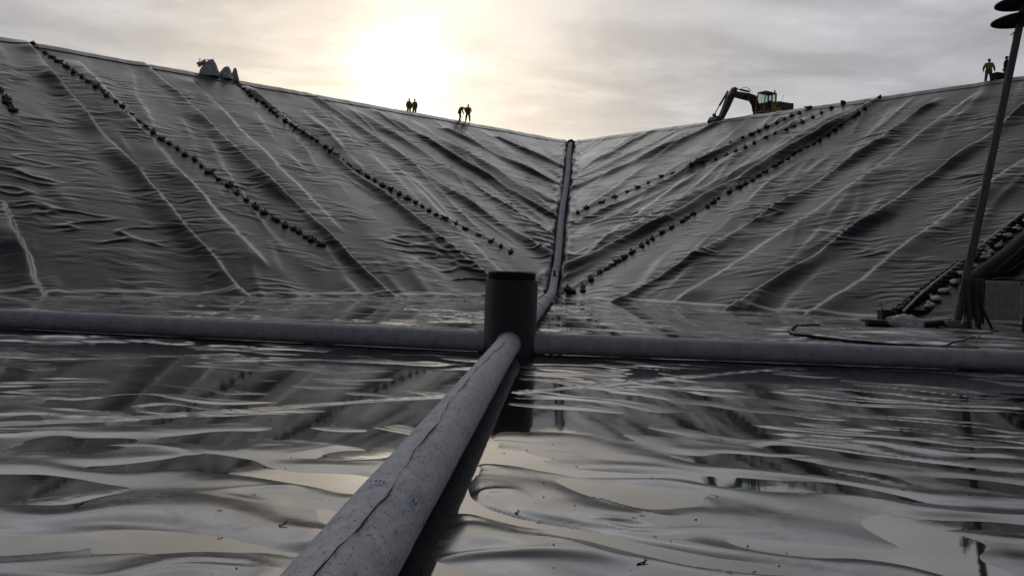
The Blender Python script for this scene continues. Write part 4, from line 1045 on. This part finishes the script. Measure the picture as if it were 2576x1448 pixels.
pts_ = [td * (L_ * k) + Vector((-.165 - .02 * math.sin(k * 40), -.06, 0)) for k in np.linspace(.10, .97, 50)]
MB().tube(pts_, .016, 6).build('cable', MAT['cable'], proot, True)
for dx_, w_ in ((-.34, .46), (.18, .34)):
    mb = MB().box((0, 0, .12), (w_, .3, .26), Matrix.Rotation(.2 * dx_, 3, 'Z'), .05); q_ = pb + Vector((dx_, -.28, 0))
    o_ = mb.build('block', MAT['stone'], None, auto=True); o_.location = (q_.x, q_.y, FSURF(q_.x, q_.y)); tag(o_, 'pale %s concrete block at the foot of the leaning pole' % ('wide' if w_ > .4 else 'narrow'), 'concrete block', 'blocks at the foot of the pole')
# rack with hanging sheets
ra = gz(2440, 826); rb = Vector((ra.x + 4.2, ra.y - .2, 0))
rroot = empty('rack', ra, 'rough timber rack behind the pole with cloth hung over its rail', 'rack')
for k, (dx_, tl) in enumerate(((0, .10), (.42, -.05), (2.0, .05), (3.6, .02))):
    MB().tube([(dx_, .12, 0), (dx_ + tl, .12, 1.0), (dx_ + tl * 1.5, .10, 1.72)], .05, 10).build('post', MAT['wood'], rroot)
MB().tube([(-.1, .1, 1.66), (2, .1, 1.68), (4.0, .1, 1.66)], .045, 10).build('rail', MAT['wood'], rroot)
MB().tube([(.05, .05, 1.5), (.75, -.1, .0)], .045, 10).build('strut', MAT['wood'], rroot)
def hung(name, x0, x1, ztop, zbot, mat, label, seed, amp=.03, cat='sheet', group=None, rag=0.0):
    n, mrow = 40, 26; P = np.zeros((mrow, n, 3))
    for i in range(mrow):
        v = i / (mrow - 1)
        for k in range(n):
            u = k / (n - 1); x = x0 + (x1 - x0) * u
            if v < .12: an = math.pi * (v / .12); y = .1 + .065 * math.cos(an) ; z = ztop - .03 + .07 * math.sin(an)
            else: y = .035 ; z = ztop - .03 - (ztop - zbot) * (v - .12) / .88 * (1 - rag * abs(float(perlin(np.array(u * 6.0), np.array(.3), seed))))
            y -= amp * float(perlin(np.array(u * 5 + seed), np.array(v * 1.2), seed)) * min(1, v * 3) + amp * .4 * math.sin(u * 17 + seed) * v
            P[i, k] = (x + amp * .5 * math.sin(v * 5 + seed), y - .03 * v, z)
    me = grid_mesh(name, P); bm = bmesh.new(); bm.from_mesh(me); bmesh.ops.solidify(bm, geom=bm.faces[:], thickness=.012); bm.to_mesh(me); bm.free()
    o_ = obj(name, me, mat); o_.location = ra; return tag(o_, label, cat, group)
hung('hanging_sheet', .50, 1.78, 1.72, .38, MAT['sheet'], 'wide pale sheet hanging over the rail right of the leaning pole', 3)
hung('hanging_sheet', 1.84, 3.3, 1.70, .50, MAT['sheet'], 'second pale sheet on the rail, cut off by the right edge', 6)
hung('hanging_rag', -.28, .46, 1.78, .05, MAT['rag'], 'dark ragged cloth hanging in folds beside the leaning pole', 9, .10, 'cloth', None, .5)
# ladder on the slope
def fpix(x, y): return face_solve('right', x, y)
la, lb_ = fpix(2262, 786), fpix(2560, 566)
a3 = face_surface('right', [la[0]], [la[1]], .0)[0]; b3 = face_surface('right', [lb_[0]], [lb_[1]], .0)[0]
ldir = Vector(b3 - a3); LL = ldir.length; ldir.normalize(); nrm_ = Vector(FN['right']); sdir = ldir.cross(nrm_).normalized()
hz = Vector((math.cos(A['right'][0]), math.sin(A['right'][0]), 0))
lroot = empty('slope_ladder', a3, 'long black tread ladder lying on the slope at the far right', 'ladder')
ntr = 29
for k in range(ntr):
    c_ = ldir * (LL * 1.25 * (k + .3) / ntr) + nrm_ * .10
    zax = Vector((0, 0, 1)); M3 = Matrix((hz, zax.cross(hz), zax)).transposed()
    MB().box(c_, (.62, .26, .07), M3, .01).build('tread', MAT['black'], lroot)
for q_ in (-.27, .27):
    MB().tube([hz * q_ + ldir * -.1 + nrm_ * .08, hz * q_ + ldir * LL * 1.25 + nrm_ * .08], .03, 8).build('side_rail', MAT['black'], lroot)
pts_ = []
for (x, y) in ((2274, 793), (2310, 757), (2352, 720), (2395, 686), (2428, 659), (2452, 640), (2500, 603), (2540, 571), (2580, 540)):
    t_, v_ = fpix(x, y); pts_.append(Vector(face_surface('right', [t_], [v_], .18)[0]))
MB_ = MB().tube(pts_, .055, 10); tag(MB_.build('hose', MAT['pvc'], None, auto=True), 'thin pale pipe running up the slope beside the black ladder', 'pipe')
# roll of dark liner lying up the slope, and stakes on it
pts_ = []
for (x, y) in ((2440, 738), (2480, 708), (2530, 672), (2590, 622), (2650, 570)):
    t_, v_ = fpix(x, y); pts_.append(Vector(face_surface('right', [t_], [v_], .36)[0]))
tag(MB().tube(pts_, .42, 28).build('liner_roll', MAT['roll'], None, auto=True), 'thick dark roll of liner lying up the slope at the right edge', 'liner roll')
t_, v_ = fpix(2505, 735); p0_ = Vector(face_surface('right', [t_], [v_], .9)[0]); t_, v_ = fpix(2600, 650); p1_ = Vector(face_surface('right', [t_], [v_], .9)[0])
for k in range(2):
    tag(MB().tube([p0_ + Vector((.5 * k, 0, 0)), p1_ + Vector((.35 * k, 0, -.5 * k))], .03, 8).build('stake', MAT['wood'], None, True), ['upper thin pole leaning behind the hanging sheets', 'lower thin pole leaning behind the hanging sheets'][k], 'stake')
s0 = Vector(at_y(2497, 703, ra.y + .6)); s1 = Vector(at_y(2535, 700, ra.y + .5)); s2 = Vector(at_y(2590, 710, ra.y + .4))
mb = MB().tube([s0, (s0 + s1) / 2 + Vector((0, 0, .03)), s1, s2], .035, 8); tag(mb.build('strap', MAT['strap'], None, True), 'orange red strap lying just above the hanging sheets', 'strap')
# tubs, sack, tube on the floor
def tub(pos, r0_, r1_, ht, label, square=False, mat='black', handle=True):
    root = empty('tub', pos, label, 'tub')
    seg = 4 if square else 40
    mb = MB().lathe([(0, 0), (r0_, 0), (r1_, ht), (r1_ + .03, ht), (r1_ + .03, ht - .03), (r1_ - .02, ht - .02), (r0_ - .03, .03), (0, .03)], seg)
    if square: mb.bm.transform(Matrix.Rotation(R(40), 4, 'Z'))
    mb.build('bucket', MAT[mat], root, auto=True)
    if handle: MB().tube([(r1_ + .02, 0, ht - .06), (r1_ + .10, 0, ht - .12), (r1_ + .10, .1, ht - .12), (r1_ + .02, .1, ht - .06)], .015, 6).build('grip', MAT[mat], root)
    return root
tp = gz(2228, 808); tp.z = FSURF(tp.x, tp.y); tub(tp, .33, .37, .44, 'square dark bucket standing left of the white sack', True, 'machine')
st = MB().tube([tp + Vector((.0, 0, .1)), tp + Vector((-.22, .05, .72))], .018, 6); tag(st.build('stick', MAT['wood'], None, True), 'short stick poking out of the square dark bucket', 'stick')
tp2 = gz(2316, 805); tp2.z = FSURF(tp2.x, tp2.y); tub(tp2, .40, .47, .46, 'wide round black tub standing behind the white sack')
pts_ = [gz(x, y, .14) for x, y in ((2180, 812), (2240, 814), (2300, 818), (2345, 814), (2390, 808))]
tag(MB().tube(pts_, .13, 16).build('rolled_sheet', MAT['black'], None, auto=True), 'black rolled sheet lying on the floor behind the white sack', 'rolled sheet')
sk = gz(2276, 829); sk.z = FSURF(sk.x, sk.y)
rs_ = bmesh.new(); bmesh.ops.create_icosphere(rs_, subdivisions=4, radius=1)
for v in rs_.verts:
    c_ = v.co; n1 = float(perlin(np.array(c_.x * 2.1 + 3), np.array(c_.y * 2 + c_.z * 1.7), 91)); n2 = float(perlin(np.array(c_.x * 5 + 1), np.array(c_.y * 5 + c_.z * 4), 92)); k_ = 1 + .20 * n1 + .10 * abs(n2)
    tap = 1 - .45 * sstep(.2, -1, c_.x)
    v.co = Vector((c_.x * .58 * k_, c_.y * .30 * k_ * tap, max(c_.z * .30 * k_ * tap + .20 - .10 * c_.x, -.02 + .02 * n2)))
me = bpy.data.meshes.new('plastic_sack'); rs_.to_mesh(me); rs_.free()
o_ = obj('plastic_sack', me, MAT['film']); o_.location = sk; o_.rotation_euler = (0, 0, -.15); tag(o_, 'full white plastic sack lying in front of the two tubs', 'sack')
# crumpled sheet between the tub and the pole
P = np.zeros((22, 30, 3)); c_ = gz(2365, 803)
for i in range(22):
    for k in range(30):
        u, v = k / 29 - .5, i / 21 - .5
        P[i, k] = (c_.x + u * 1.2, c_.y + v * 1.0 + .1 * math.sin(u * 7), FSURF(c_.x, c_.y) + .03 + .30 * max(0, .5 - abs(v)) * (1 + .8 * float(perlin(np.array(u * 5), np.array(v * 5), 93))) + .06 * float(perlin(np.array(u * 11), np.array(v * 11), 94)))
me = grid_mesh('crumpled_sheet', P); bm = bmesh.new(); bm.from_mesh(me); bmesh.ops.solidify(bm, geom=bm.faces[:], thickness=.01); bm.to_mesh(me); bm.free()
tag(obj('crumpled_sheet', me, MAT['sheet']), 'crumpled pale sheet on the floor between the round tub and the leaning pole', 'sheet')
# black rubber hose looping round the raised apron, and a thin cable
def floor_line(pix, rad, seg=8, n=80, off=None):
    P_ = [at_z(x, y)[:2] for x, y in pix]; P_ = np.array(P_); cum = np.concatenate([[0], np.cumsum(np.linalg.norm(np.diff(P_, axis=0), axis=1))])
    l = np.linspace(0, cum[-1], n); x = np.interp(l, cum, P_[:, 0]); y = np.interp(l, cum, P_[:, 1])
    for _ in range(3):
        x[1:-1] = (x[:-2] + x[1:-1] * 2 + x[2:]) / 4; y[1:-1] = (y[:-2] + y[1:-1] * 2 + y[2:]) / 4
    z = np.maximum(floor_h(x, y), wl) + (rad * .8 if off is None else off)
    return MB().tube([Vector(q) for q in np.stack([x, y, z], -1)], rad, seg)
tag(floor_line([(2060, 819), (2040, 821), (2019, 826), (1990, 836), (1984, 843), (1992, 848), (2032, 853), (2132, 863), (2257, 874), (2342, 879), (2460, 884)], .042).build('rubber_hose', MAT['black'], None, True), 'black hose bent round the raised liner in front of the tubs', 'hose')
tag(floor_line([(2367, 876), (2420, 870), (2460, 862), (2480, 850), (2510, 844), (2590, 846)], .018, 6).build('cable', MAT['black'], None, True), 'thin black cable crossing the raised liner at the right edge', 'cable')
tag(floor_line([(2168, 806), (2185, 808), (2200, 808), (2222, 809)], .05, 8).build('trowel', MAT['black'], None, True), 'small black pipe end lying left of the square bucket', 'pipe end')

# litter on the wet liner: twigs and crumbs
def floor_pt(x, y, dz=0.0):
    p_ = at_z(x, y); return Vector((p_[0], p_[1], FSURF(p_[0], p_[1]) + dz))
for (x, y, s_, lb) in ((1618, 1419, .07, 'black forked twig near the bottom edge right of the near pipe'), (710, 1332, .045, 'thin dark twig on the grey liner left of the near pipe'), (1300, 1292, .04, 'short dark clod on the liner just right of the near pipe'), (196, 1280, .05, 'small dark twig by the dark puddle at the left')):
    p_ = floor_pt(x, y, .004); mb = MB(); a_ = rnd.uniform(-.4, .4)
    dx_ = Vector((math.cos(a_), math.sin(a_), 0))
    mb.tube([p_ - dx_ * s_ * .5, p_ + dx_ * s_ * .1 + Vector((0, .008, .004)), p_ + dx_ * s_ * .5 + Vector((0, .02, .012))], [.0045, .004, .002], 6)
    mb.tube([p_, p_ + dx_ * s_ * .25 + Vector((0, .03, .012)), p_ + dx_ * s_ * .38 + Vector((0, .05, .012))], [.003, .003, .0015], 6)
    tag(mb.build('twig', MAT['debris_and_shade'], None, True), lb, 'twig', 'twigs on the wet liner')
mb = MB()
for k in range(420):
    y = 2.6 + 9.5 * rnd.random() ** 1.7; x = rnd.uniform(-.75, .75) * y * .95
    c = math.floor(x * 1.3) * 7 + math.floor(y)
    if perlin(np.array(x * .8), np.array(y * .8), 95) < -.05: continue
    if line_dist(np.array([x]), np.array([y]), mh, mh + nd * 16)[0] < .24: continue
    z = FSURF(x, y); s_ = .002 + .006 * rnd.random() ** 3; a_ = rnd.uniform(0, 3.1)
    if rnd.random() < .6: mb.box((x, y, z + s_ * .3), (s_ * 1.6, s_, s_ * .8), Matrix.Rotation(a_, 3, 'Z'))
    else: mb.tube([(x, y, z + .002), (x + .012 * math.cos(a_), y + .012 * math.sin(a_), z + .004), (x + .03 * math.cos(a_ + .3), y + .03 * math.sin(a_ + .3), z + .002)], .0018, 4)
tag(mb.build('litter', MAT['debris_and_shade']), kind='stuff')
